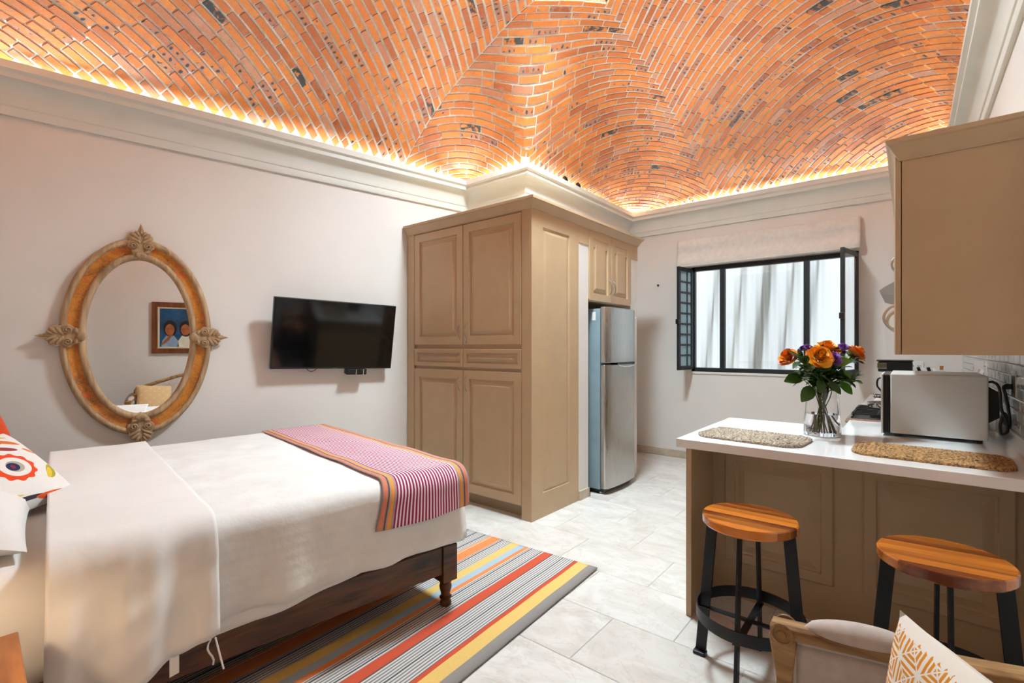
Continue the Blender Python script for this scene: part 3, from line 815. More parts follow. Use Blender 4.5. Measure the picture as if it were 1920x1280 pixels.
for (ya, yb, lab) in [(3.485, 3.85, 'beige base cupboard under the worktop before the stove'), (4.48, YF-.01, 'beige base cupboard between stove and window wall')]:
    bc = thing('base_cabinet', lab, 'cabinet', (.05, (ya+yb)/2, 0))
    part('carcass', MB().box(-.255, XR-.01, ya, yb, .08, CT0), M['beige'], bc)
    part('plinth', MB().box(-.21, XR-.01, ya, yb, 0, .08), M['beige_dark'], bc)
    n = 1 if yb-ya < .6 else 3
    for i in range(n):
        a = ya + (yb-ya)*i/n
        d = part('door', panel_door((yb-ya)/n-.006, .76, .022, fr((-.255, a+.003, .1), (0,1,0), (-1,0,0), (0,0,1)), .06), M['beige'], bc)
        part('handle', bow_handle(fr((-.277, a+.05, .75), (0,1,0), (-1,0,0), (0,0,1)), .12, .03, .005, True), M['nickel'], d, smooth=40)

# stove
stv = thing('gas_stove', 'stainless gas stove with black grates behind the microwave', 'stove', (.03, 4.165, 0))
SY0, SY1 = 3.862, 4.468
part('body', MB().box(-.30, XR-.02, SY0, SY1, .03, .905), M['steel'], stv, bevel=.004)
part('oven_door', MB().box(-.335, -.30, SY0+.01, SY1-.01, .16, .78), M['black_plastic'], stv, bevel=.006)
part('oven_handle', MB().tube([(-.335,SY0+.06,.74),(-.37,SY0+.07,.74),(-.37,SY1-.07,.74),(-.335,SY1-.06,.74)], .009), M['chrome'], stv, smooth=60)
for i in range(5): part('vent_slat', MB().box(-.322,-.30,SY0+.03,SY1-.03,.812+.015*i,.819+.015*i), M['black_metal'], stv)
part('hob', MB().loops([[(-.32,SY0,.905),(.36,SY0,.905),(.36,SY1,.905),(-.32,SY1,.905)],[(-.325,SY0-.004,.915),(.36,SY0-.004,.915),(.36,SY1+.004,.915),(-.325,SY1+.004,.915)],[(-.315,SY0+.006,.935),(.35,SY0+.006,.935),(.35,SY1-.006,.935),(-.315,SY1-.006,.935)]]), M['steel'], stv)
for bx in (-.15, .17):
    for by in (SY0+.16, SY1-.16):
        part('burner', MB().lathe([(.05,.935),(.05,.945),(.04,.95),(.036,.958),(.0,.96)], 20, Matrix.Translation((bx,by,0)), cap1=False), M['black_metal'], stv, smooth=40)
def grate(y0, y1, parent):
    mb = MB(); z = .966
    def bar(pts): mb.tube(pts, .0065, 6)
    bar([(-.285,y0,z-.02),(-.285,y0+.012,z),(-.285,y1-.012,z),(-.285,y1,z-.02)])
    bar([(.33,y0,z-.02),(.33,y0+.012,z),(.33,y1-.012,z),(.33,y1,z-.02)])
    for q in np.linspace(y0+.012, y1-.012, 4): bar([(-.29,q,z-.03),(-.28,q,z),(.325,q,z),(.335,q,z-.03)])
    for xx in (-.15, .02, .17): bar([(xx,y0+.012,z),(xx,y1-.012,z)])
    return part('grate', mb, M['black_metal'], parent, smooth=60)
grate(SY0+.02, (SY0+SY1)/2-.005, stv); grate((SY0+SY1)/2+.005, SY1-.02, stv)
part('glass_lid', MB().box(.335, .35, SY0+.01, SY1-.01, .94, 1.32), M['glass'], stv)
part('splash_rim', MB().box(.33, .36, SY0, SY1, .93, .96), M['chrome'], stv)
# lidded pan on the hob
pan = thing('griddle_pan', 'shiny steel griddle pan with black handle on the stove', 'pan', (-.12, 4.0, .973))
part('pan_body', MB().lathe([(.0,.973),(.11,.973),(.125,.978),(.132,1.01),(.128,1.01),(.12,.983),(.0,.981)], 28, Matrix.Translation((-.1,4.32,0)), cap0=False, cap1=False), M['chrome'], pan, smooth=40)
part('pan_handle', MB().tube([(.01,4.34,1.0),(.06,4.35,1.015),(.16,4.37,1.02)], .010), M['black_plastic'], pan, smooth=60)

# wall cupboards, hood
def crown_box(x0, y0, y1, z, parent, left=True):
    pr = [(0, z-.055), (.004, z-.055), (.008, z-.045), (.038, z+.005), (.046, z+.01), (.046, z+.028), (-.02, z+.028)]
    return crown([(x0, y1), (x0, y0), (XR-.005, y0)][::-1] if False else [(x0, y1), (x0, y0), (XR-.005, y0)], pr, M['beige'], parent)
uc = thing('wall_cupboard', 'large beige wall cupboard hung over the microwave', 'cabinet', (.19, 3.15, 1.37))
UX, UY0, UY1 = -.0215, 2.55, 3.75
part('carcass', MB().box(UX, XR-.004, UY0+.02, UY1, 1.372, 2.225), M['beige'], uc)
part('end_panel', MB().box(UX+.001, XR-.004, UY0, UY0+.02, 1.37, 2.225), M['beige'], uc, bevel=.002)
for i in range(3):
    a = UY0 + .004 + i*.398
    d = part('door', panel_door(.392, .815, .022, fr((UX-.002, a, 1.37), (0,1,0), (-1,0,0), (0,0,1)), .06), M['beige'], uc)
    part('handle', bow_handle(fr((UX-.024, a + (.34 if i != 2 else .05), 1.54), (0,1,0), (-1,0,0), (0,0,1)), .115, .045, .0055, True), M['nickel'], d, smooth=40)
crown_box(UX-.004, UY0-.002, UY1, 2.218, uc)
part('top_board', MB().box(UX, XR-.004, UY0, UY1, 2.225, 2.24), M['beige'], uc)
hc_ = thing('hood_cupboard', 'short beige wall cupboard above the range hood', 'cabinet', (.19, 4.17, 1.86))
part('carcass', MB().box(UX, XR-.004, 3.755, 4.60, 1.86, 2.24), M['beige'], hc_)
for i in range(2):
    a = 3.76 + .42*i
    d = part('door', panel_door(.414, .33, .022, fr((UX-.002, a, 1.862), (0,1,0), (-1,0,0), (0,0,1)), .06), M['beige'], hc_)
    part('handle', bow_handle(fr((UX-.024, a + (.37 if i == 0 else .04), 1.96), (0,1,0), (-1,0,0), (0,0,1)), .115, .042, .0055, True), M['nickel'], d, smooth=40)
crown([(UX-.004, 4.602), (UX-.004, 3.756)], [(0,2.163),(.004,2.163),(.008,2.173),(.038,2.223),(.046,2.228),(.046,2.246),(-.02,2.246)], M['beige'], hc_)
hd = thing('range_hood', 'grey slanted range hood over the stove', 'range hood', (.15, 4.17, 1.72))
L = [(XR-.005,1.72),(-.10,1.72),(-.135,1.735),(-.14,1.752),(-.12,1.77),(.02,1.855),(XR-.005,1.855)]
part('canopy', MB().loops([[(x,3.775,z) for x,z in L],[(x,4.575,z) for x,z in L]]), plain('grey_hood_paint', lin(150,146,142), .35), hd, smooth=35)
part('filter', MB().box(-.05,.33,3.85,4.5,1.712,1.722), M['dark_grey'], hd)

# glazed tiles on the kitchen wall
def gl_tile(w, h):
    c = .004
    mb = MB().loops([[(0,0,0),(0,w,0),(0,w,h),(0,0,h)],[(-.005,0,0),(-.005,w,0),(-.005,w,h),(-.005,0,h)],[(-.008,c,c),(-.008,w-c,c),(-.008,w-c,h-c),(-.008,c,h-c)]])
    me = bpy.data.meshes.new('tile'); me.from_pydata(mb.v, [], mb.f)
    bm = bmesh.new(); bm.from_mesh(me); bmesh.ops.recalc_face_normals(bm, faces=bm.faces[:]); bm.to_mesh(me); bm.free()
    me.materials.append(M['tile']); return me
part('tile_grout', MB().box(XR-.003, XR, 2.50, YF, 1.0, 1.45), M['grout'], wall_right)
cache = {}
TW, THh = .158, .053
for r in range(8):
    z0 = 1.003 + r*THh; off = 0 if r % 2 == 0 else TW/2
    for k in range(-1, 24):
        a, b = max(2.50, 2.50 + k*TW + off), min(YF, 2.50 + (k+1)*TW + off)
        if b - a < .02: continue
        key = round(b-a, 3)
        if key not in cache: cache[key] = gl_tile(key-.003, THh-.003)
        o = bpy.data.objects.new('tile', cache[key]); C.objects.link(o); o.parent = wall_right
        o.matrix_basis = MW['wall_right'].inverted() @ Matrix.Translation((XR-.003, a+.0015, z0))

# ------------------------------------------------------------------ bed
BO = Vector((-1.88, 1.834, 0)); ba = R(7.2)
BU = Vector((-math.sin(ba), -math.cos(ba), 0))      # towards the head
BV = Vector((-math.cos(ba), math.sin(ba), 0))       # towards the wall
MBED = fr(BO, BU, BV, (0,0,1))
BLEN, BWID = 2.08, 1.90
bed = thing('bed', 'dark stained wooden bed frame with turned legs', 'bed', tuple(MBED @ Vector((1.04, .95, 0))))
def rail(a0, a1, t0, t1): return MB().box(a0, a1, t0, t1, .20, .345, MBED)
part('side_rail', rail(.05, BLEN-.03, .012, .05), M['walnut'], bed, bevel=.004)
part('side_rail', rail(.05, BLEN-.03, BWID-.05, BWID-.012), M['walnut'], bed, bevel=.004)
part('foot_rail', rail(.012, .05, .05, BWID-.05), M['walnut'], bed, bevel=.004)
part('slat_base', MB().box(.05, BLEN-.05, .05, BWID-.05, .27, .30, MBED), M['walnut'], bed)
part('headboard', MB().box(BLEN-.03, BLEN+.02, .0, BWID, .12, 1.08, MBED).box(BLEN-.045, BLEN-.03, .12, BWID-.12, .5, .98, MBED), M['walnut'], bed, bevel=.01)
def bed_leg(s, t):
    w = .044
    m = MBED @ Matrix.Translation((s, t, 0))
    mb = MB().box(-w, w, -w, w, .155, .345, m)
    mb.lathe([(.0,.013),(.026,.013),(.031,.02),(.031,.035),(.024,.045),(.026,.052),(.033,.056),(.033,.062),(.024,.068),(.026,.085),(.032,.105),(.034,.12),(.029,.136),(.033,.142),(.036,.155)], 20, m, cap0=False)
    return part('leg', mb, M['walnut'], bed, smooth=40)
for s, t in ((.046,.046),(.046,BWID-.046),(BLEN-.06,.046),(BLEN-.06,BWID-.046)): bed_leg(s, t)

def rrect(s0, s1, t0, t1, r, n=8, ns=40, nt=36):
    """points round a rounded rectangle, evenly spread"""
    pts = []
    def edge(a, b, k): 
        for i in range(k): pts.append((a[0]+(b[0]-a[0])*i/k, a[1]+(b[1]-a[1])*i/k))
    def arc(cx, cy, a0):
        for i in range(n): a = a0 + PI/2*i/n; pts.append((cx+r*math.cos(a), cy+r*math.sin(a)))
    edge((s0+r,t0),(s1-r,t0),ns); arc(s1-r,t0+r,-PI/2); edge((s1,t0+r),(s1,t1-r),nt); arc(s1-r,t1-r,0)
    edge((s1-r,t1),(s0+r,t1),ns); arc(s0+r,t1-r,PI/2); edge((s0,t1-r),(s0,t0+r),nt); arc(s0+r,t0+r,PI)
    return pts
def cap_shell(s0, s1, t0, t1, ztop, hem, r_edge, flare, wrinkle, seed):
    """cloth over a block: closed top, rounded edge, hanging sides"""
    L = []
    def loop(ins, z, fold, rc):
        pp = rrect(s0+ins, s1-ins, t0+ins, t1-ins, max(rc, .01)); out = []
        for (s, t) in pp:
            cs, ct = (s0+s1)/2, (t0+t1)/2
            on_s = min(abs(s-(s0+ins)), abs(s-(s1-ins))) < min(abs(t-(t0+ins)), abs(t-(t1-ins)))
            k = t*9 if on_s else s*9
            f = fold*(math.sin(k*1.7+seed)+.6*math.sin(k*3.1+seed*2)) + fold*.9*nz(s*4, t*4, z*5+seed)
            d = Vector((s-cs, t-ct)); nrm = Vector((0, math.copysign(1, d.y))) if not on_s else Vector((math.copysign(1, d.x), 0))
            s_, t_ = s + nrm.x*f, t + nrm.y*f
            out.append(MBED @ Vector((s_, t_, z + wrinkle*nz(s*3, t*3, seed) + wrinkle*.5*nz(s*8, t*8, seed+4))))
        return out
    for ins in (.7, .5, .36, .24, .16): L.append(loop(ins, ztop, 0, .03))
    for i in range(7):
        a = i/6*PI/2; L.append(loop(r_edge*(1-math.sin(a)), ztop - r_edge*(1-math.cos(a)), .003*i/6, .06+.02*i/6))
    n = 8
    for i in range(1, n+1):
        q = i/n; z = ztop - r_edge - (ztop - r_edge - hem)*q
        L.append(loop(-flare*q, z, .004+.008*q, .08))
    return MB().loops(L, cap0=True, cap1=False)
mat_ = MB().loops([[MBED @ Vector((s, t, z)) for s, t in rrect(.03+i, BLEN-.06-i, .035+i, BWID-.035-i, .07)] for i, z in ((.02,.30),(0,.33),(0,.66),(.015,.69),(.05,.705))])
tag(part('mattress', mat_, M['sheet'], smooth=50), 'thick mattress in a white fitted sheet', 'mattress')
cv = part('coverlet', cap_shell(-.055, 1.56, -.012, BWID+.012, .75, .372, .075, .012, .005, 1.0), M['waffle'], smooth=180, solid=.006)
tag(cv, 'white textured bedspread hanging over the foot of the bed', 'bedspread')

def drape(name, s0, s1, off, hem_fn, ns, mat, label, cat, fold=.006, far=BWID-.02, sflare=0, thick=.008, seed=0):
    """strip of cloth laid across the bed and hanging down the near side"""
    rr = .085
    def fn(u, v):
        s = s0 + (s1-s0)*u
        zt = .752 + off
        top_len = far - (rr - .012); arc = rr*PI/2
        hem = hem_fn(s); drop = zt - rr - hem
        tot = top_len + arc + drop; x = v*tot
        if x < top_len: t, z, q = far - x, zt + .007*nz(s*5, x*4, seed), 0
        elif x < top_len + arc:
            a = (x-top_len)/rr; t = rr - .012 - off - rr*math.sin(a) ; z = zt - rr*(1-math.cos(a)); q = 0
        else:
            q = (x-top_len-arc)/drop; t = -.012 - off; z = zt - rr - (x-top_len-arc)
        hang = max(0, (x - top_len)/(arc+drop))
        t -= 1.2*fold*hang*(math.sin(s*13+seed)+.7*math.sin(s*29+seed*3)) + (.014 if fold < .01 else .034)*hang + .9*fold*hang*(2.6*nz(s*7, z*2.2, seed) + 1.6*nz(s*17, z*3, seed+3) + 1.2*nz(s*9+z*14, z*9, seed+7))
        s += sflare*hang*(u**2)
        return MBED @ Vector((s, t, z))
    o = part(name, MB().grid(fn, ns, 90), mat, recalc=False, smooth=180, solid=thick)
    return tag(o, label, cat)
drape('top_sheet', .5, 1.56, -.022, lambda s: .372 - .055*min(1, max(0, (s-.5)*2.2)) - .004*math.sin(s*23), 40, M['sheet'], 'white top sheet edge showing under the bedspread hem', 'sheet', .002, far=BWID-.06, thick=.004, seed=9.0)
dv = drape('duvet_cover', 1.14, 1.60, .024, lambda s: .345 - .24*max(0, s-1.2)*(1.5 if s < 1.5 else 1.4) + .008*math.sin(s*40), 40, M['sheet'], 'white duvet cover folded across the middle of the bed', 'duvet', .019, seed=2.0, thick=.012)
part('hem_label', MB().add([MBED @ Vector(q) for q in [(1.262,-.062,.262),(1.29,-.062,.256),(1.29,-.062,.325),(1.262,-.062,.325)]], [(0,1,2,3)]), M['label'] if 'label' in M else M['white_gloss'], dv, solid=.001, recalc=False)
part('tie', MB().tube([MBED @ Vector((1.165+.01*math.sin(i*.9), -.055, .335-.016*i)) for i in range(7)], .0035, 6), M['white_gloss'], dv, smooth=60)
part('tie', MB().tube([MBED @ Vector((1.15-.004*i, -.055-.002*i, .335-.02*i)) for i in range(7)], .0035, 6), M['white_gloss'], dv, smooth=60)
drape('bed_runner', -.048, .43, .012, lambda s: .548 - .012*math.sin(s*7), 48, M['runner'], 'magenta and white striped woven runner across the bed foot', 'bed runner', .003, sflare=.07, seed=5.0, thick=.006)

def pillow_mesh(w, h, th, m, n=16, pinch=.06):
    mb = MB()
    for sgn in (1, -1):
        def fn(u, v):
            a, b = 2*u-1, 2*v-1
            k = (max(0, 1-a*a)*max(0, 1-b*b))**.42
            ea = a*(1 - pinch*(1-b*b)*abs(a)**2); eb = b*(1 - pinch*(1-a*a)*abs(b)**2)
            return (ea*w/2, eb*h/2, sgn*th/2*k + .004*nz(a*2, b*2, sgn)*(k))
        mb.grid(fn, n, n, m)
    return mb
def orient(center, normal, up):
    z = Vector(normal).normalized(); y = Vector(up); y = (y - z*y.dot(z)).normalized(); x = y.cross(z)
    return fr(center, x, y, z)

# pillows by the headboard
def bp(s, t, z): return tuple(MBED @ Vector((s, t, z)))
sleep = []
for i, t in enumerate((.48, 1.40)):
    m = orient(bp(1.86, t, .815), (-BU*.35 + Vector((0,0,1))).normalized(), BU + Vector((0,0,.3)))
    o = part('sleeping_pillow', pillow_mesh(.72, .46, .17, m), M['sheet'], smooth=180)
    tag(o, ['white sleeping pillow at the near side of the headboard', 'white sleeping pillow at the wall side of the headboard'][i], 'pillow')
orc = orient(bp(1.845, 1.50, 1.0), (-BU*.9 + Vector((0,0,.35))).normalized(), BU*.3 + Vector((0,0,1)))
tag(part('orange_cushion', pillow_mesh(.46, .46, .16, orc), M['orange_cloth'], smooth=180), 'plain orange cushion leaning at the head of the bed', 'cushion')

# embroidered pillow
def embroidered_mat():
    t = NT('embroidered_cotton'); sx = t.n('SeparateXYZ'); t.l(t.coord('UV'), sx.inputs[0]); u, v = sx.outputs[0], sx.outputs[1]
    def blob(cu, cv, ru, rv, rot=0, wave=0):
        du, dv_ = t.math('SUBTRACT', u, cu), t.math('SUBTRACT', v, cv)
        c, s_ = math.cos(rot), math.sin(rot)
        a = t.math('DIVIDE', t.math('ADD', t.math('MULTIPLY', du, c), t.math('MULTIPLY', dv_, s_)), ru)
        b = t.math('DIVIDE', t.math('SUBTRACT', t.math('MULTIPLY', dv_, c), t.math('MULTIPLY', du, s_)), rv)
        r = t.math('SQRT', t.math('ADD', t.math('MULTIPLY', a, a), t.math('MULTIPLY', b, b)))
        if wave: r = t.math('ADD', r, t.math('MULTIPLY', t.math('SINE', t.math('MULTIPLY', t.math('ARCTAN2', a, b), 11)), wave))
        return t.math('LESS_THAN', r, 1.0)
    c = lin(240,236,230)
    W = lin(240,236,230)
    for (args, col) in [((.52,.42,.19,.17,0,.06), lin(232,72,16)), ((.53,.42,.14,.12), W), ((.53,.42,.08,.07), lin(178,172,152)), ((.51,.42,.058,.05), lin(28,40,86)), ((.51,.42,.02,.025), lin(150,20,70)),
                        ((.20,.40,.16,.045,.25), lin(160,20,84)), ((.84,.30,.12,.05,.8), lin(176,166,40)), ((.80,.28,.09,.028,.8), lin(232,196,60)),
                        ((.45,.72,.20,.035,.12), lin(232,96,24)), ((.55,.77,.14,.028,-.1), lin(170,30,70)), ((.62,.66,.12,.030,-.3), lin(150,60,70)), ((.72,.76,.14,.03,-.35), lin(230,110,40)),
                        ((.62,.86,.2,.018,-.1), lin(214,190,90)), ((.25,.62,.05,.022,.2), lin(214,110,80)), ((.86,.60,.07,.022,-.6), lin(232,120,40)), ((.20,.78,.06,.01,.1), lin(80,76,70)),
                        ((.12,.14,.3,.02,-.1), lin(232,196,90)), ((.4,.07,.25,.02,-.05), lin(60,50,60)), ((.72,.05,.2,.025,-.02), lin(226,90,30))]:
        c = t.mix(blob(*args), c, col)
    t.l(c, t.b.inputs['Base Color']); t.set(Roughness=.9); t.bump(t.noise(t.coord('Object'), 200, 2), .2, .002); return t.m
M['embroid'] = embroidered_mat()
em = orient(bp(1.765, .80, .87), (-BU*.50 + BV*-.42 + Vector((0,0,.76))).normalized(), BU*.60 + BV*.50 + Vector((0,0,.66)))
ep = tag(part('embroidered_pillow', pillow_mesh(.45, .43, .17, em, 22), M['embroid'], smooth=180), 'white pillow embroidered with an orange flower motif', 'pillow')

# ------------------------------------------------------------------ rug, nightstand, lamps
ra = R(3.2)
MR = fr((-1.515, 2.70, .002), (-math.cos(ra), -math.sin(ra), 0), (math.sin(ra), -math.cos(ra), 0), (0,0,1))
def rug_fn(u, v):
    x, y = 1.6*u, 2.5*v
    return MR @ Vector((x, y, .009 + .0025*nz(x*3, y*3)))
tag(part('striped_rug', MB().grid(rug_fn, 40, 60), M['rug'], recalc=False, smooth=180, solid=.008), 'multicoloured striped rug under the foot of the bed', 'rug')
ns = thing('nightstand', 'warm brown wooden nightstand at the near side of the bed', 'nightstand', (-1.72, -.1, 0))
NSM = fr((-1.945, .175, 0), (1,-.05,0), (.05,-1,0), (0,0,1))
NSM = fr((-1.945, .175, 0), Vector((1,-.04,0)).normalized(), Vector((-.04,-1,0)).normalized(), (0,0,1))
part('top', MB().box(0,.48,0,.46,.575,.60,NSM), M['nightwood'], ns, bevel=.004)
part('body', MB().box(.02,.46,.02,.44,.12,.575,NSM), M['nightwood'], ns)
for a in (.04,.44):
    for b in (.04,.42): part('leg', MB().box(a-.02,a+.02,b-.02,b+.02,0,.13,NSM), M['nightwood'], ns)
for i in range(2):
    d = part('drawer', MB().box(.458,.474,.04,.42,.14+.215*i,.34+.215*i,NSM), M['nightwood'], ns, bevel=.003)
    part('knob', MB().lathe([(.006,0),(.006,.012),(.014,.016),(.014,.024),(.0,.028)], 14, NSM @ fr((.474,.23,.24+.215*i),(0,1,0),(0,0,1),(1,0,0))), M['nickel'], d, smooth=40)
def lamp(name, label, loc, strength, sc=1.0):
    t = thing(name, label, 'lamp', loc)
    m = Matrix.Translation(loc) @ Matrix.Scale(sc, 4)
    part('base', MB().lathe([(.07,0),(.07,.012),(.03,.02),(.018,.05),(.035,.1),(.04,.15),(.02,.2),(.01,.22),(.01,.26)], 24, m), M['carved'], t, smooth=40)
    part('shade', MB().lathe([(.13,.24),(.09,.42)], 28, m, cap0=False, cap1=False), M['lampshade'], t, smooth=60, solid=.003)
    part('bulb', MB().lathe([(.0,.26),(.02,.27),(.03,.3),(.02,.33),(.0,.34)], 14, m, cap0=False, cap1=False), M['led_table'], t, smooth=60)
lamp('table_lamp', 'cream shaded table lamp on the nightstand', tuple(NSM @ Vector((.24,.24,.60))), 1)
sc_ = thing('wall_lamp', 'small warm wall lamp beside the bed head', 'lamp', (leftx(.05)+.06, .05, .98))
mS = Matrix.Translation((leftx(.05)+.09, .05, .9))
part('bracket', MB().box(-.09,0,-.02,.02,.0,.04,mS), M['black_metal'], sc_)
part('shade', MB().lathe([(.055,.0),(.045,.12)], 20, mS, cap0=False, cap1=False), M['lampshade'], sc_, solid=.003, smooth=60)
part('bulb', MB().lathe([(.0,.03),(.02,.045),(.02,.07),(.0,.085)], 12, mS, cap0=False, cap1=False), M['led_warm'], sc_, smooth=60)

# ------------------------------------------------------------------ things on the left wall
wn_ = Vector((.981, -.196, 0)); wn_.normalize(); wu_ = Vector((.196, .981, 0)).normalized()
def wallm(t, z, off=0):
    """frame on the left wall: x along the wall, y up, z out of the wall"""
    p = Vector((LX0, LY0, 0)) + wu_*t + wn_*off + Vector((0,0,z))
    return fr(p, wu_, (0,0,1), wn_)
mt, mzc = .705, 1.477
mir = thing('oval_mirror', 'oval mirror in a carved and painted wooden frame', 'mirror', tuple((wallm(mt, mzc, .0)).translation))
mm = wallm(mt, mzc, .012)
NSEG = 96
def ering(profile, m=mm):
    """sweep a (semi-axis a, semi-axis b, height) profile round the oval"""
    L = []
    for k in range(NSEG + 1):
        a = 2*PI*k/NSEG
        L.append([(A*math.cos(a), B*math.sin(a), h) for A, B, h in profile])
    return MB().loops(L, closed=True, cap0=False, cap1=False, m=m)
ai, bi, ao, bo = .300, .553, .436, .705
def pr(f, h): return (ai+(ao-ai)*f, bi+(bo-bi)*f, h)
part('mirror_glass', MB().prism([((ai+.012)*math.cos(2*PI*k/NSEG), (bi+.012)*math.sin(2*PI*k/NSEG)) for k in range(NSEG)], .010, .016, mm), M['mirror'], mir)
part('inner_moulding', ering([pr(-.02,.010), pr(-.02,.03), pr(.05,.046), pr(.16,.050), pr(.25,.042), pr(.29,.026), pr(.29,.0)]), M['carved'], mir, smooth=60)
part('painted_band', ering([pr(.27,.0), pr(.27,.024), pr(.45,.020), pr(.60,.022), pr(.73,.030), pr(.73,0)]), M['band'], mir, smooth=60)
part('outer_moulding', ering([pr(.71,-.010), pr(.71,.034), pr(.76,.046), pr(.86,.050), pr(.95,.040), pr(1.0,.020), pr(1.0,-.010)]), M['carved'], mir, smooth=60)
def ellip(mb, cx, cy, cz, rx, ry, rz, rot, m, seg=12):
    q = m @ Matrix.Translation((cx, cy, cz)) @ Matrix.Rotation(rot, 4, 'Z') @ Matrix.Diagonal((rx, ry, rz, 1))
    mb.lathe([(math.sin(i/6*PI/2*1.0) if i else 0.02, math.cos(i/6*PI/2)) for i in range(7)], seg, q, cap1=False)
def ornament(ang, cx, cy):
    """carved palmette, pointing outward along ang"""
    m = mm @ Matrix.Translation((cx, cy, .03)) @ Matrix.Rotation(ang - PI/2, 4, 'Z')
    mb = MB()
    outline = [(-.028,-.10),(0,-.115),(.028,-.10),(.05,-.075),(.055,-.05),(.078,-.03),(.08,0),(.066,.02),(.072,.045),(.058,.07),(.04,.08),(.022,.08),(0,.145),(-.022,.08),(-.04,.08),(-.058,.07),(-.072,.045),(-.066,.02),(-.08,0),(-.078,-.03),(-.055,-.05),(-.05,-.075)]
    mb.prism(outline, 0, .022, m)
    o = part('carved_ornament', mb, M['carved'], mir, bevel=.005)
    def sub(fn):
        b = MB(); fn(b); part('leaf', b, M['carved'], o, smooth=60)
    sub(lambda b: ellip(b, 0, -.085, .022, .036, .026, .022, 0, m))
    for sx in (-1, 1):
        sub(lambda b: b.tube([((.040+.026*(1-i/26)*math.cos(i*.5))*sx, -.018+.026*(1-i/26)*math.sin(i*.5), .026+.0004*i) for i in range(23)], .0075, 6, m=m))
        for (x, y, rx, ry, ro) in [(.032,.022,.036,.013,.6),(.034,.052,.032,.013,.75),(.02,.07,.022,.010,1.0),(.035,-.06,.022,.012,.3)]:
            sub(lambda b: ellip(b, x*sx, y, .022, rx, ry, .014, ro*sx, m))
    sub(lambda b: b.loops([[(-.022,.078,.012),(0,.07,.03),(.022,.078,.012)],[(-.006,.12,.016),(0,.12,.026),(.006,.12,.016)],[(-.001,.143,.016),(0,.143,.02),(.001,.143,.016)]], closed=True, m=m))
ornament(PI/2, 0, .665); ornament(-PI/2, 0, -.66); ornament(PI, -.405, 0); ornament(0, .405, 0)

# television on a tilting arm
tv = thing('television', 'black flat-screen television tilted down on a wall arm', 'television', tuple(wallm(2.05, 1.2, .1).translation))
tilt = R(9)
tm = wallm(2.085, 1.506, .135) @ Matrix.Rotation(tilt, 4, 'X') @ Matrix.Rotation(R(-1.2), 4, 'Z')
TWd, THt = 1.068, .60
part('housing', MB().box(-TWd/2,TWd/2,-THt/2,THt/2,-.035,.006,tm), M['black_plastic'], tv, bevel=.006)
part('screen', MB().box(-TWd/2+.010,TWd/2-.010,-THt/2+.018,THt/2-.010,.006,.0085,tm), M['screen'], tv)
part('logo', MB().box(-.025,.025,-THt/2+.005,-THt/2+.010,.006,.0072,tm), M['dark_grey'], tv)
part('wall_arm', MB().box(-.09,.09,-.1,.1,-.145,-.13,wallm(2.085,1.506,.148)).box(-.03,.03,-.03,.03,-.13,-.03,wallm(2.085,1.506,.148)), M['black_metal'], tv)
part('cable', MB().tube([tm @ Vector((-.24+.09*i/8, -THt/2-.028*math.sin(PI*i/8), -.02)) for i in range(9)], .003, 6), M['black_plastic'], tv, smooth=60)
db = thing('media_box', 'small black media box fixed under the television', 'media box', tuple(tm @ Vector((.20,-THt/2-.06,-.02))))
part('case', MB().box(.10,.285,-THt/2-.052,-THt/2-.001,-.045,.03,tm), M['black_plastic'], db, bevel=.006)
for xx in (.183, .25): part('strap', MB().box(xx,xx+.006,-THt/2-.0545,-THt/2-.0,-.046,.0325,tm), M['chrome'], db)

# ------------------------------------------------------------------ picture on the right wall (seen in the mirror)
pic = thing('framed_picture', 'brown framed painting of two dark-haired figures on blue', 'picture', (XR-.02, .70, 1.3))
mp_ = fr((XR-.004, .70, 1.70), (0,-1,0), (0,0,1), (-1,0,0))
pw, ph = .66, .78
M['picwood'] = wood('brown_picture_frame', lin(80,38,14), lin(140,76,34), 1.0, 'Z', .35, .05)
def frame4(a, b, w, h0, h1, m):
    mb = MB()
    for (x0,x1,y0,y1) in ((-a,a,b-w,b),(-a,a,-b,-b+w),(-a,-a+w,-b+w,b-w),(a-w,a,-b+w,b-w)): mb.box(x0,x1,y0,y1,h0,h1,m)
    return mb
part('frame', frame4(pw/2, ph/2, .075, 0, .035, mp_), M['picwood'] , pic, bevel=.006)
part('liner', frame4(pw/2-.07, ph/2-.07, .028, 0, .022, mp_), plain('linen_liner', lin(214,200,170), .9), pic)
canvas = part('canvas', MB().box(-pw/2+.09,pw/2-.09,-ph/2+.09,ph/2-.09,.004,.012,mp_), plain('blue_painted_ground', lin(24,84,128), .5, var=.35, vscale=4), pic)
def ov(cx, cy, rx, ry, h): return MB().prism([(cx+rx*math.cos(2*PI*k/24), cy+ry*math.sin(2*PI*k/24)) for k in range(24)], .0121, .0121+h, mp_)
hair = plain('painted_hair', lin(28,20,20), .6); skin = plain('painted_skin', lin(176,98,46), .6, var=.2, vscale=14); cl1 = plain('painted_blue_shirt', lin(140,164,190), .6, var=.15); cl2 = plain('painted_white_shirt', lin(214,210,190), .6, var=.1)
for (cx, s, cl) in ((.10,1,cl1),(-.10,1,cl2)):
    part('painted_shirt', MB().prism([(cx-.11,-.298),(cx+.11,-.298),(cx+.10,-.2),(cx+.05,-.12),(cx-.05,-.12),(cx-.10,-.2)], .0121, .0126, mp_), cl, canvas)
    part('painted_hair', ov(cx, -.01, .085, .125, .0008), hair, canvas)
    part('painted_face', ov(cx+.005*s, -.03, .058, .085, .0012), skin, canvas)
part('painted_hand', MB().prism([(.10,-.10),(.06,-.09),(.12,-.20),(.20,-.27),(.21,-.24),(.15,-.17)], .0134, .0138, mp_), skin, canvas)

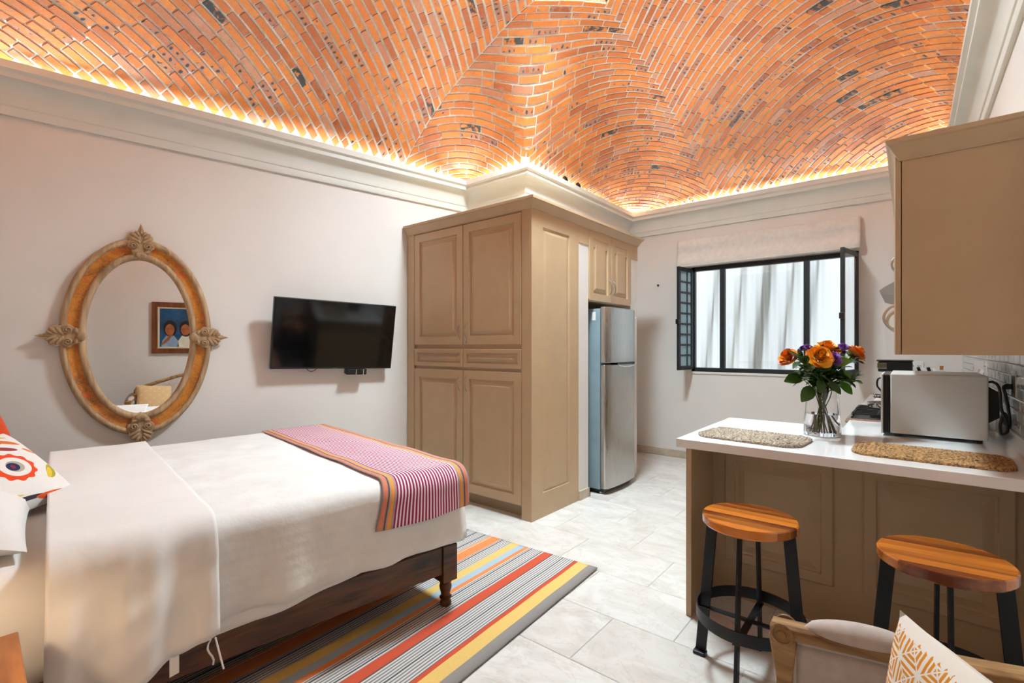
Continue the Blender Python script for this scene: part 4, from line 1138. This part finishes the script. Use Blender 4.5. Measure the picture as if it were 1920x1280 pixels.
# ------------------------------------------------------------------ bar stools
st = thing('bar_stool', 'round wooden bar stool with black steel legs nearer the bar end', 'stool', (0,0,0), group='two bar stools at the breakfast bar')
SR, SZ0, SZ1 = .188, .632, .67
edges = [-.188,-.132,-.078,-.03,.02,.072,.128,.188]
for i in range(7):
    a, b = edges[i], edges[i+1]
    pts = []
    n = 12
    def hw(y, r=SR): return math.sqrt(max(0, r*r-y*y))
    ys = [a + (b-a)*k/n for k in range(n+1)]
    c = .005
    def outline(r): return [(hw(y*r/SR*1.0, r), y*1.0) for y in ys if abs(y) <= r+1e-9] + [(-hw(y*r/SR, r), y) for y in reversed(ys) if abs(y) <= r+1e-9]
    poly = [(max(hw(y), .002), y) for y in ys] + [(-max(hw(y), .002), y) for y in reversed(ys)]
    poly2 = [(max(hw(y)-c, .001), y) for y in ys] + [(-max(hw(y)-c, .001), y) for y in reversed(ys)]
    part('seat_plank', MB().loops([[(x,y,SZ0) for x,y in poly2],[(x,y,SZ0+c) for x,y in poly],[(x,y,SZ1-c) for x,y in poly],[(x,y,SZ1) for x,y in poly2]]), M['acacia'], st)
LT, LB = .152, .205
def leg(ang):
    m = Matrix.Rotation(ang, 4, 'Z')
    w, t = .023, .006
    mb = MB().loops([[(LB-w,-t,.006),(LB+w,-t,.006),(LB+w,t,.006),(LB-w,t,.006)],[(LT-w,-t,SZ0),(LT+w,-t,SZ0),(LT+w,t,SZ0),(LT-w,t,SZ0)]], m=m)
    part('leg', mb, M['black_metal'], st, bevel=.002)
    part('foot', MB().box(LB-w-.004, LB+w+.004, -.012, .030, 0, .016, m), M['black_metal'], st, bevel=.004)
for k in range(4): leg(k*PI/2)
RZ = .243
rr_ = LB - (LB-LT)*RZ/SZ0 + .024
L = []
for k in range(49):
    a = 2*PI*k/48; L.append([(q*math.cos(a), q*math.sin(a), z) for q, z in ((rr_,RZ-.025),(rr_+.006,RZ-.025),(rr_+.006,RZ+.025),(rr_,RZ+.025))])
part('foot_ring', MB().loops(L, cap0=False, cap1=False), M['black_metal'], st, smooth=40)
for k in range(2):
    m = Matrix.Rotation(k*PI/2, 4, 'Z')
    part('cross_bar', MB().box(-rr_, rr_, -.014, .014, RZ-.028-.007*k, RZ-.022-.007*k, m), M['black_metal'], st)
part('seat_plate', MB().box(-.14,.14,-.02,.02,SZ0-.006,SZ0).box(-.02,.02,-.14,.14,SZ0-.006,SZ0), M['black_metal'], st)
st2 = copy_tree(st)
st2['label'] = 'round wooden bar stool with black steel legs nearer the tiled wall'
st.location = (-.533, 2.27, 0); st2.location = (.095, 2.275, 0); st2.rotation_euler = (0,0,R(4))

# ------------------------------------------------------------------ placemats
def placemat(cx, cy, w, d, rz, mat, label):
    m = Matrix.Translation((cx, cy, CT1+.001)) @ Matrix.Rotation(rz, 4, 'Z')
    mb = MB(); n = 9; pitch = d/2/n*.98
    for k in range(n):
        a, b = w/2 - pitch*(k+.5), d/2 - pitch*(k+.5)
        r = max(.004, min(b, .075 - pitch*k*.7))
        pts = []
        for (sx, sy, a0) in ((1,-1,-PI/2),(1,1,0),(-1,1,PI/2),(-1,-1,PI)):
            for i in range(6):
                t_ = a0 + PI/2*i/5; pts.append((sx*(a-r)+r*math.cos(t_), sy*(b-r)+r*math.sin(t_), .0055+.0012*math.sin(k*2.1+i)))
        dense = []
        for i in range(len(pts)):
            p, q = Vector(pts[i]), Vector(pts[(i+1) % len(pts)]); nn = max(1, int((q-p).length/.012))
            for j in range(nn):
                s_ = p.lerp(q, j/nn); ph = len(dense)
                dense.append(s_ + Vector((.0014*math.sin(ph*2.0), .0014*math.cos(ph*1.7), .0015*math.sin(ph*2.3))))
        mb.tube([tuple(q) for q in dense], pitch*.60, 6, closed=True, m=m)
    return tag(part('placemat', mb, mat, smooth=60), label, 'placemat', 'braided placemats on the bar')
placemat(-.63, 2.765, .50, .33, R(-5), M['jute_grey'], 'greyish braided placemat at the free end of the bar')
placemat(.065, 2.775, .53, .32, R(-1.5), M['jute'], 'golden brown braided placemat in front of the microwave')

# ------------------------------------------------------------------ microwave
mwv = thing('microwave', 'silver grey microwave oven on the white worktop', 'microwave', (.11, 3.5, CT1))
MX0, MX1, MY0, MY1, MZ0, MZ1 = -.075, .302, 3.285, 3.76, CT1+.018, CT1+.335
part('housing', MB().box(MX0, MX1, MY0, MY1, MZ0, MZ1), M['white_enamel'], mwv, bevel=.006)
part('door', MB().box(MX0-.036, MX0-.001, MY0+.002, MY1-.11, MZ0-.004, MZ1-.006), M['black_plastic'], mwv, bevel=.008)
part('control_panel', MB().box(MX0-.036, MX0-.001, MY1-.108, MY1, MZ0-.004, MZ1-.006), M['black_plastic'], mwv, bevel=.008)
part('door_rim', MB().box(MX0-.040, MX0-.03, MY0, MY1-.11, MZ0-.005, MZ1-.004), M['white_enamel'], mwv, bevel=.003)
part('rear_housing', MB().loops([[(MX1,MY0+.05,MZ0+.08),(MX1,MY1-.05,MZ0+.08),(MX1,MY1-.05,MZ1-.05),(MX1,MY0+.05,MZ1-.05)],[(MX1+.045,MY0+.07,MZ0+.11),(MX1+.045,MY1-.07,MZ0+.11),(MX1+.045,MY1-.07,MZ1-.085),(MX1+.045,MY0+.07,MZ1-.085)]]), M['dark_grey'], mwv)
for x in (MX0+.03, MX1-.03):
    for y in (MY0+.04, MY1-.04): part('foot', MB().lathe([(.012,CT1),(.014,MZ0+.002)], 12, Matrix.Translation((x,y,0))), M['dark_grey'], mwv)
cy0 = MY0+.03
cpts = [(MX1+.0,cy0,MZ1-.03),(MX1+.02,cy0-.03,MZ1-.03),(MX1+.035,cy0-.05,MZ1-.06),(MX1+.04,cy0-.06,MZ1-.15),(MX1+.055,cy0-.07,MZ1-.21),(MX1+.06,cy0-.07,MZ1-.255),(MX1+.04,cy0-.075,MZ1-.27),(MX1+.035,cy0-.07,MZ1-.23),(MX1+.05,cy0-.06,MZ1-.17),(MX1+.062,cy0-.05,MZ1-.22),(MX1+.07,cy0-.03,MZ1-.24),(MX1+.072,cy0-.02,MZ1-.19),(MX1+.06,cy0-.03,MZ1-.10),(MX1+.05,cy0-.03,MZ1-.05),(MX1+.07,cy0-.01,MZ1-.045)]
def smoothpath(p, k=6):
    P = [Vector(q) for q in p]; out = []
    for i in range(len(P)-1):
        p0, p1, p2, p3 = P[max(i-1,0)], P[i], P[i+1], P[min(i+2,len(P)-1)]
        for j in range(k):
            t = j/k; out.append(.5*((2*p1)+(p2-p0)*t+(2*p0-5*p1+4*p2-p3)*t*t+(3*p1-p0-3*p2+p3)*t**3))
    out.append(P[-1]); return [tuple(q) for q in out]
part('power_cord', MB().tube(smoothpath(cpts), .0062, 8), M['black_plastic'], mwv, smooth=60)
part('plug', MB().box(XR-.045, XR-.013, cy0-.035, cy0-.005, MZ1-.06, MZ1-.035), M['black_plastic'], mwv, bevel=.006)
ot = thing('wall_socket', 'dark steel socket plate on the tiled kitchen wall', 'socket', (XR-.01, cy0-.02, 1.17))
part('plate', MB().box(XR-.014, XR-.0085, cy0-.08, cy0+.04, 1.165, 1.285), M['nickel'], ot, bevel=.002)
part('insert', MB().box(XR-.016, XR-.013, cy0-.055, cy0+.012, 1.185, 1.265), M['dark_grey'], ot)
o2 = thing('power_outlet', 'white double power outlet on the window wall', 'socket', (.05, YF-.01, 1.18))
part('plate', MB().box(-.005, .115, YF-.008, YF, 1.175, 1.262), M['white_gloss'], o2, bevel=.002)
for xx in (.03, .08):
    f_ = part('outlet_face', MB().box(xx-.018,xx+.018,YF-.011,YF-.007,1.2,1.237), M['white_gloss'], o2, bevel=.002)
    for q in (-.007,.007): part('slot', MB().box(xx+q-.002,xx+q+.002,YF-.0118,YF-.0108,1.21,1.228), M['black_plastic'], f_)
hk = thing('wall_hook', 'tiny black hook on the white wall left of the window', 'hook', (-2.54, YF-.02, 2.2))
part('hook_plate', MB().lathe([(.014,0),(.012,.005)], 12, fr((-2.54,YF,2.212),(1,0,0),(0,0,1),(0,-1,0))), M['black_metal'], hk)
part('hook_arm', MB().tube([(-2.54,YF-.005,2.212),(-2.54,YF-.025,2.21),(-2.54,YF-.03,2.22)], .004, 6), M['black_metal'], hk)
# two little black spotlights on the cornice
for i, yy in enumerate((4.36, 4.62)):
    sp = thing('cornice_spotlight', ['small black spotlight on the cornice nearer the wardrobe corner', 'small black spotlight on the cornice farther from the wardrobe corner'][i], 'spotlight', (XB+.147, yy, 3.17))
    m = Matrix.Translation((XB+.147, yy, 3.17))
    part('bracket', MB().box(-.012,.012,-.012,.012,0,.012,m), M['black_metal'], sp)
    part('head', MB().lathe([(.016,.0),(.02,.01),(.02,.045)], 14, m @ Matrix.Translation((0,0,.012)) @ Matrix.Rotation(R(70),4,'X')), M['black_metal'], sp, smooth=40)

# coffee maker and knife block at the far end
cm = thing('coffee_maker', 'black and steel coffee maker against the window wall', 'coffee maker', (-.08, 5.6, CT1))
part('base', MB().box(-.21,.02,5.48,5.72,CT1,CT1+.035), M['black_plastic'], cm, bevel=.008)
part('hot_plate', MB().lathe([(.075,CT1+.035),(.07,CT1+.04)], 24, Matrix.Translation((-.12,5.6,0))), M['dark_grey'], cm)
part('column', MB().box(-.04,.03,5.49,5.71,CT1+.03,CT1+.28), M['black_plastic'], cm, bevel=.01)
part('brew_head', MB().box(-.215,.03,5.48,5.72,CT1+.255,CT1+.35), M['black_plastic'], cm, bevel=.012)
part('lid', MB().box(-.225,.035,5.47,5.73,CT1+.350,CT1+.362), M['black_plastic'], cm, bevel=.006)
part('steel_band', MB().box(-.219,-.15,5.476,5.50,CT1+.285,CT1+.335), M['chrome'], cm, bevel=.003)
car = part('carafe', MB().lathe([(.05,CT1+.042),(.072,CT1+.06),(.075,CT1+.12),(.055,CT1+.19),(.05,CT1+.20)], 28, Matrix.Translation((-.12,5.6,0)), cap1=False), M['glass'], cm, smooth=60)
part('carafe_lid', MB().lathe([(.052,CT1+.2),(.052,CT1+.215),(.03,CT1+.225)], 24, Matrix.Translation((-.12,5.6,0))), M['black_plastic'], car, smooth=40)
part('carafe_handle', MB().tube(smoothpath([(-.17,5.6,CT1+.195),(-.215,5.6,CT1+.185),(-.222,5.6,CT1+.12),(-.19,5.6,CT1+.07)]), .008), M['black_plastic'], car, smooth=60)
tst = thing('sink_rack', 'black wire dish rack beside the coffee maker', 'dish rack', (-.1, 5.05, CT1))
mbr = MB()
for z in (.02, .07):
    mbr.tube([(-.22,4.95,CT1+z),(.06,4.95,CT1+z),(.06,5.2,CT1+z),(-.22,5.2,CT1+z)], .004, 6, closed=True)
part('rack_rim', mbr, M['black_metal'], tst)
for i in range(8): part('wire', MB().tube([(-.21+.037*i,4.95,CT1+.07),(-.21+.037*i,4.955,CT1+.004),(-.21+.037*i,5.195,CT1+.004),(-.21+.037*i,5.2,CT1+.07)], .0028, 6), M['black_metal'], tst)
bt = thing('bread_bin', 'low shiny steel box behind the stove', 'container', (-.08, 4.75, CT1))
part('tub', MB().box(-.20,.10,4.62,4.84,CT1,CT1+.06), M['chrome'], bt, bevel=.015)
part('lid', MB().box(-.205,.105,4.615,4.845,CT1+.06,CT1+.072), M['white_enamel'], bt, bevel=.005)
tag(part('cork_bottle', MB().lathe([(.0,CT1),(.028,CT1),(.03,CT1+.01),(.03,CT1+.17),(.012,CT1+.23),(.012,CT1+.27),(.0,CT1+.27)], 20, Matrix.Translation((.235,5.93,0)), cap0=False, cap1=False), M['glass'], smooth=40), 'clear bottle with a cork stopper behind the microwave', 'bottle')
bot = bpy.data.objects['cork_bottle']
part('stopper', MB().lathe([(.012,CT1+.268),(.014,CT1+.305),(.0,CT1+.306)], 14, Matrix.Translation((.235,5.93,0)), cap1=False), M['cork'], bot, smooth=40)
bk = [('black', 'black_plastic'), ('white', 'white_gloss'), ('black', 'black_plastic'), ('white', 'white_gloss')]
for i in range(4):
    m = Matrix.Translation((.14+.035*i, 5.86, CT1)) @ Matrix.Rotation(R(-16), 4, 'Y')
    o = part('cook_book', MB().box(0,.024,-.07,.07,.008,.30-.01*(i%2),m), M[bk[i][1]], bevel=.002)
    tag(o, ['leftmost black book leaning behind the microwave', 'white book between the two black books by the tiles', 'second black book leaning behind the microwave', 'rightmost white book leaning by the tiled wall'][i], 'book', 'books leaning at the counter end')

# ------------------------------------------------------------------ vase of flowers
VX, VY = -.362, 3.10
vs_ = thing('glass_vase', 'clear glass vase with water on the white worktop', 'vase', (VX, VY, CT1))
mv = Matrix.Translation((VX, VY, CT1+.001))
part('vase_wall', MB().lathe([(.0,.0),(.084,.0),(.088,.004),(.086,.06),(.078,.16),(.070,.262),(.067,.262),(.075,.16),(.083,.06),(.083,.018),(.0,.016)], 48, mv, cap0=False, cap1=False), M['glass'], vs_, smooth=50)
part('water', MB().lathe([(.0,.0175),(.0822,.0185),(.0824,.06),(.0782,.115),(.0,.115)], 48, mv, cap0=False, cap1=False), M['water'], vs_, smooth=50)
def leaf_geo(mb, base, direction, length, width, up=Vector((0,0,1)), curl=.25):
    d = Vector(direction).normalized(); s = d.cross(up)
    s = s.normalized() if s.length > 1e-4 else Vector((1,0,0)); n = s.cross(d)
    prev = []
    rows = []
    for i in range(6):
        t = i/5; w = width*math.sin(PI*min(1, t*.92+.06))**.8*.5; c = Vector(base) + d*length*t - n*(-curl*length*t*t) * -1
        rows.append([c - s*w + n*w*.35, c, c + s*w + n*w*.35])
    vs = [p for r in rows for p in r]
    fs = []
    for i in range(5):
        for j in range(2): fs.append((i*3+j, i*3+j+1, (i+1)*3+j+1, (i+1)*3+j))
    mb.add(vs, fs)
def bloom(mb, c, axis, rad, seed):
    rg = random.Random(seed); a = Vector(axis).normalized(); x = a.orthogonal().normalized(); y = a.cross(x)
    for layer, (n, r, hgt, open_) in enumerate([(3,.22,.66,.0),(4,.36,.66,.08),(5,.54,.62,.25),(6,.74,.55,.5),(7,.92,.42,.8),(7,1.02,.26,1.0)]):
        for k in range(n):
            an = 2*PI*(k + .5*layer + rg.uniform(-.1,.1))/n; wd = 2*PI/n*1.05; jr, jh = rg.uniform(.88,1.1), rg.uniform(-.07,.07)
            rows = []
            for i in range(4):
                t = i/3
                rr2 = rad*jr*(r*.45 + r*.55*t) * (1 + (.18+.3*open_)*max(0, t-.6)); hh = rad*(hgt*1.5*t*(1-.38*open_*t) - .35 + jh*t - .12*open_*max(0, t-.6))
                rows.append([Vector(c) + (x*math.cos(an+q*wd*(.55+.45*math.sin(PI*(.25+t*.55)))) + y*math.sin(an+q*wd*(.55+.45*math.sin(PI*(.25+t*.55)))))*rr2*(1-.16*abs(q)*t) + a*(hh - .05*rad*abs(q)*t) for q in (-.6,-.3,0,.3,.6)])
            vs = [p for r_ in rows for p in r_]; fs = [(i*5+j, i*5+j+1, (i+1)*5+j+1, (i+1)*5+j) for i in range(3) for j in range(4)]
            mb.add(vs, fs)
fr_, rt_ = Vector((-.633,.774,0)), Vector((.774,.633,0))
def vpt(r_, u_, f_=0): return Vector((VX, VY, CT1)) + rt_*(r_ + .64*f_) + Vector((0,0,u_)) + fr_*f_
def stem_path(top, k):
    a = k*2.4; rf, rn = .035+.035*((k*37)%10)/10, .02+.034*((k*53)%10)/10; foot = vpt(rf*math.cos(a+PI*.8), .022, rf*math.sin(a+PI*.8)); neck = vpt(rn*math.cos(a), .25, rn*math.sin(a))
    return smoothpath([foot, foot.lerp(neck, .5), neck, neck.lerp(Vector(top), .55) + Vector((0,0,.012)), top], 5)
roses = [('orange rose in front, facing the room, largest of the bunch', vpt(-.012,.43,-.085), (-.15*rt_ - fr_*.8 + Vector((0,0,.5))), .056, 'rose'),
         ('orange rose at the top of the bunch, seen from the side', vpt(.028,.475,.0), (Vector((0,0,1)) - fr_*.3), .058, 'rose'),
         ('small orange rose half hidden left of the front rose', vpt(-.048,.455,.02), (Vector((0,0,1)) - rt_*.4 - fr_*.2), .036, 'rose2'),
         ('orange rose leaning out at the left side of the bunch', vpt(-.185,.425,-.02), (Vector((0,0,.75)) - rt_*.8 - fr_*.3), .052, 'rose2'),
         ('orange rose leaning out at the right side of the bunch', vpt(.185,.446,-.01), (Vector((0,0,.8)) + rt_*.75 - fr_*.3), .055, 'rose2')]
for k, (lab, top, ax, rad, mt_) in enumerate(roses):
    t = thing('orange_rose', lab, 'flower', tuple(top), group='orange roses in the vase')
    b = MB(); bloom(b, top, ax, rad, k); part('bloom', b, M[mt_], t, recalc=False, smooth=60)
    part('stem', MB().tube(stem_path(Vector(top) - Vector(ax).normalized()*rad*.4, k), .0032, 6), M['stem'], t, smooth=60)
    for q in range(5):
        b = MB(); leaf_geo(b, Vector(top) - Vector(ax).normalized()*rad*.45, Vector((math.cos(q*1.26), math.sin(q*1.26), -.35)), .032, .013); part('sepal', b, M['leaf2'], t, recalc=False)
viol = [('violet blossom right of the front orange rose', vpt(.078,.42,-.06), .042), ('violet blossom highest on the right', vpt(.112,.46,-.03), .036), ('small violet blossom near the left roses', vpt(-.09,.475,-.02), .024)]
for k, (lab, top, rad) in enumerate(viol):
    t = thing('violet_flower', lab, 'flower', tuple(top), group='violet flowers in the vase')
    b = MB()
    for q in range(4):
        off = Vector((random.uniform(-1,1), random.uniform(-1,1), random.uniform(-.6,.8)))*rad*.7
        bloom(b, Vector(top)+off, Vector((off.x, off.y, .7*rad))-fr_*rad*.5, rad*.62, 40+k*5+q)
    part('bloom', b, M['violet'], t, recalc=False, smooth=60)
    part('stem', MB().tube(stem_path(top, k+5), .0026, 6), M['stem'], t, smooth=60)
rl = random.Random(11)
sprigs = []
for k in range(13):
    a = rl.uniform(-1, 1); top = vpt(.155*a + rl.uniform(-.02,.02), rl.uniform(.30,.455), rl.uniform(-.11,.11))
    sprigs.append(top)
spl = ['dark leafy sprig low at the left of the bunch', 'leafy sprig behind the violet blossoms', 'leafy sprig at the centre of the bunch', 'dark leafy sprig under the front rose', 'leafy sprig at the back of the vase', 'feathery green sprig left of the roses', 'leafy sprig low at the right of the bunch', 'yellowish green sprig beside the right rose', 'leafy sprig rising behind the top rose', 'yellowish green sprig under the left rose', 'leafy sprig at the front rim of the vase', 'thin green sprig leaning to the window', 'leafy sprig close to the microwave side']
for k, top in enumerate(sprigs):
    t = thing('green_sprig', spl[k], 'greenery', tuple(top), group='green sprigs in the vase')
    path = stem_path(top, k+8); part('stem', MB().tube(path, .0026, 6), M['stem'], t, smooth=60)
    light = k in (1,5,7,9,11)
    b = MB(); P = [Vector(p) for p in path]; n = len(P)
    for q in range(52 if light else 34):
        i = rl.randint(int(n*.55), n-1); d = Vector((rl.uniform(-1,1), rl.uniform(-1,1), rl.uniform(-.3,.9)))
        leaf_geo(b, P[i] + d*.012, d, rl.uniform(.022,.042) if light else rl.uniform(.045,.085), .010 if light else rl.uniform(.020,.038))
    part('leaves', b, M['leaf2'] if light else M['leaf'], t, recalc=False, smooth=60)
big = [(-.205,.335,-.04,(-1,0,-.15),.11,.066),(-.10,.285,-.09,(-.6,0,-.55),.11,.07),(.13,.345,-.04,(1,0,-.25),.10,.07),(.155,.305,-.03,(.8,0,-.7),.09,.06),(.12,.40,-.06,(.8,0,.4),.08,.05),(-.02,.33,-.12,(-.2,-.2,-.6),.08,.05),(.06,.31,-.11,(.4,-.2,-.5),.08,.05),(.0,.37,-.10,(.3,0,.5),.07,.045)]
bl = thing('leaf_branch', 'branch with broad dark green leaves round the bouquet rim', 'greenery', tuple(vpt(0,.25)))
for k, (r_, u_, f_, d, ln, wd) in enumerate(big):
    base = vpt(r_*.55, u_-.02, f_*.7); dirv = rt_*d[0] + Vector((0,0,d[2])) - fr_*.35
    b = MB(); leaf_geo(b, base, dirv, ln, wd, -fr_*1.0 + Vector((0,0,.6)), .12); part('leaf', b, M['leaf'] if k not in (2,3,4) else M['leaf2g'] if 'leaf2g' in M else M['leaf'], bl, recalc=False, smooth=60)
    part('stem', MB().tube([tuple(vpt(0,.2,0)), tuple(base)], .0025, 6), M['stem'], bl)

# ------------------------------------------------------------------ settee along the right wall
se = thing('settee', 'carved oak settee with grey linen upholstery, front right', 'settee', (0, .85, 0))
SYa, SYb = .20, 1.49
def arm(y, sgn):
    """arm at the +Y (sgn=1) or -Y end; upright frame in the XZ plane"""
    rail = smoothpath([(-.292,y,.648),(-.24,y,.652),(-.1,y,.668),(.08,y,.69),(.27,y,.72)], 5)
    L = []
    for i, p in enumerate(rail):
        h = .030 if i > 2 else .034
        L.append([(p[0],y-.028,p[2]-h),(p[0],y+.028,p[2]-h),(p[0],y+.028,p[2]-.004),(p[0],y+.018,p[2]+.004),(p[0],y-.018,p[2]+.004),(p[0],y-.028,p[2]-.004)])
    a = part('arm_rail', MB().loops(L), M['oak_carved'], se, bevel=.003)
    for s_ in (-1, 1):
        part('rosette', MB().lathe([(.026,0),(.028,.004),(.022,.008),(.02,.004),(.012,.004),(.010,.009),(.0,.010)], 24, fr((-.262,y+s_*.028,.632),(1,0,0),(0,0,1),(0,s_,0)), cap1=False), M['oak_carved'], a, smooth=40)
    part('arm_post', MB().loops([[(-.288,y-.024,.36),(-.235,y-.024,.36),(-.235,y+.024,.36),(-.288,y+.024,.36)],[(-.278,y-.02,.5),(-.24,y-.02,.5),(-.24,y+.02,.5),(-.278,y+.02,.5)],[(-.296,y-.027,.625),(-.228,y-.027,.625),(-.228,y+.027,.625),(-.296,y+.027,.625)]]), M['oak_carved'], se, bevel=.005)
    pad = []
    for i in range(15):
        t = i/14; x = -.215 + .245*t; zz = .662 + .028*t; k = math.sin(PI*t)**.45
        pad.append([(x, y + .036*k*math.cos(2*PI*q/14), zz - .004 + .036*k*max(-.25, math.sin(2*PI*q/14))) for q in range(14)])
    part('arm_pad', MB().loops(pad), M['linen'], se, smooth=60)
    def pf(u, v):
        x0 = -.236 + .48*u; zt = .615 + .055*u; z = .44 + (zt-.44)*v
        b = (max(0, 1-(2*u-1)**8)*max(0, 1-(2*v-1)**6))**.5
        return (x0, y - sgn*(.004+.016*b), z)
    part('side_upholstery', MB().grid(pf, 20, 14), M['linen'], se, recalc=False, smooth=180)
    def po(u, v):
        p = pf(u, v); return (p[0], 2*y - p[1], p[2])
    part('side_upholstery', MB().grid(po, 20, 14), M['linen'], se, recalc=False, smooth=180)
    rim = [pf(0,0), pf(0,.5), pf(0,.97), pf(.03,1), pf(.5,1), pf(1,1)]
    part('welting', MB().tube([(p[0], y-sgn*.010, p[2]) for p in smoothpath(rim, 4)], .006, 8), M['linen'], se, smooth=60)
arm(SYb, 1); arm(SYa, -1)
part('seat_rail', MB().box(-.30,.30,SYa-.03,SYb+.03,.30,.37), M['oak_carved'], se, bevel=.008)
def seat_fn(u, v):
    x, y = -.295 + .55*u, SYa+.03 + (SYb-SYa-.06)*v
    b = (max(0,1-(2*u-1)**6)*max(0,1-(2*v-1)**10))**.5
    return (x, y, .37 + .085*b)
part('seat_cushion', MB().grid(seat_fn, 20, 40), M['linen'], se, recalc=False, smooth=180)
for x in (-.26,.27):
    for y in (SYa,(SYa+SYb)/2,SYb): part('leg', MB().lathe([(.014,0),(.018,.02),(.022,.1),(.03,.24),(.034,.26),(.026,.27),(.034,.30)], 16, Matrix.Translation((x,y,0))), M['oak_carved'], se, smooth=40)
def crest(v): return .76 + .17*math.sin(PI*v)**.8 + .05*math.sin(PI*v)**6
def backx(z): return .255 + .10*(z-.4)/.55
bpt = smoothpath([(backx(.40), SYa-.01, .40)] + [(backx(crest(i/16)), SYa-.01+(SYb-SYa+.02)*i/16, crest(i/16)) for i in range(17)] + [(backx(.40), SYb+.01, .40)], 3)
part('back_frame', MB().tube(bpt, .026, 10), M['oak_carved'], se, smooth=60)
def back_fn(u, v):
    zt = crest(v)-.02; z = .42 + (zt-.42)*u; b = (max(0,1-(2*u-1)**6)*max(0,1-(2*v-1)**10))**.5
    return (backx(z)-.012-.05*b, SYa+.005+(SYb-SYa-.01)*v, z)
part('back_upholstery', MB().grid(back_fn, 20, 40), M['linen'], se, recalc=False, smooth=180)
part('back_lining', MB().grid(lambda u, v: (backx(.42+(crest(v)-.44)*u)+.016, SYa+.005+(SYb-SYa-.01)*v, .42+(crest(v)-.44)*u), 8, 30), M['linen'], se, recalc=False, smooth=180)
# ochre cushions
ed = Vector((.128,-.19,0)).normalized(); nrm = Vector((-ed.y*-1, ed.x*-1, 0))
nrm = Vector((ed.y, -ed.x, 0)); nrm = nrm if nrm.x < 0 else -nrm
top_far = Vector((-.012, 1.345, .825))
upv = (Vector((0,0,1)) - nrm*.10).normalized()
cen = top_far + ed*.215 - upv*.205
cm_ = fr(cen, ed, upv, nrm)
oc_ = tag(part('ochre_cushion', pillow_mesh(.44, .42, .13, cm_, 24, .04), M['fret'], smooth=180), 'white cushion with ochre fret embroidery in the settee corner', 'cushion', 'ochre cushions on the settee')
n2 = Vector((-.88,.25,.3)).normalized()
cm2 = orient((.10, .44, .64), n2, Vector((.3,0,1)))
tag(part('ochre_cushion', pillow_mesh(.42, .42, .13, cm2, 20, .04), M['fret2'], smooth=180), 'ochre diamond patterned cushion at the camera end of the settee', 'cushion', 'ochre cushions on the settee')
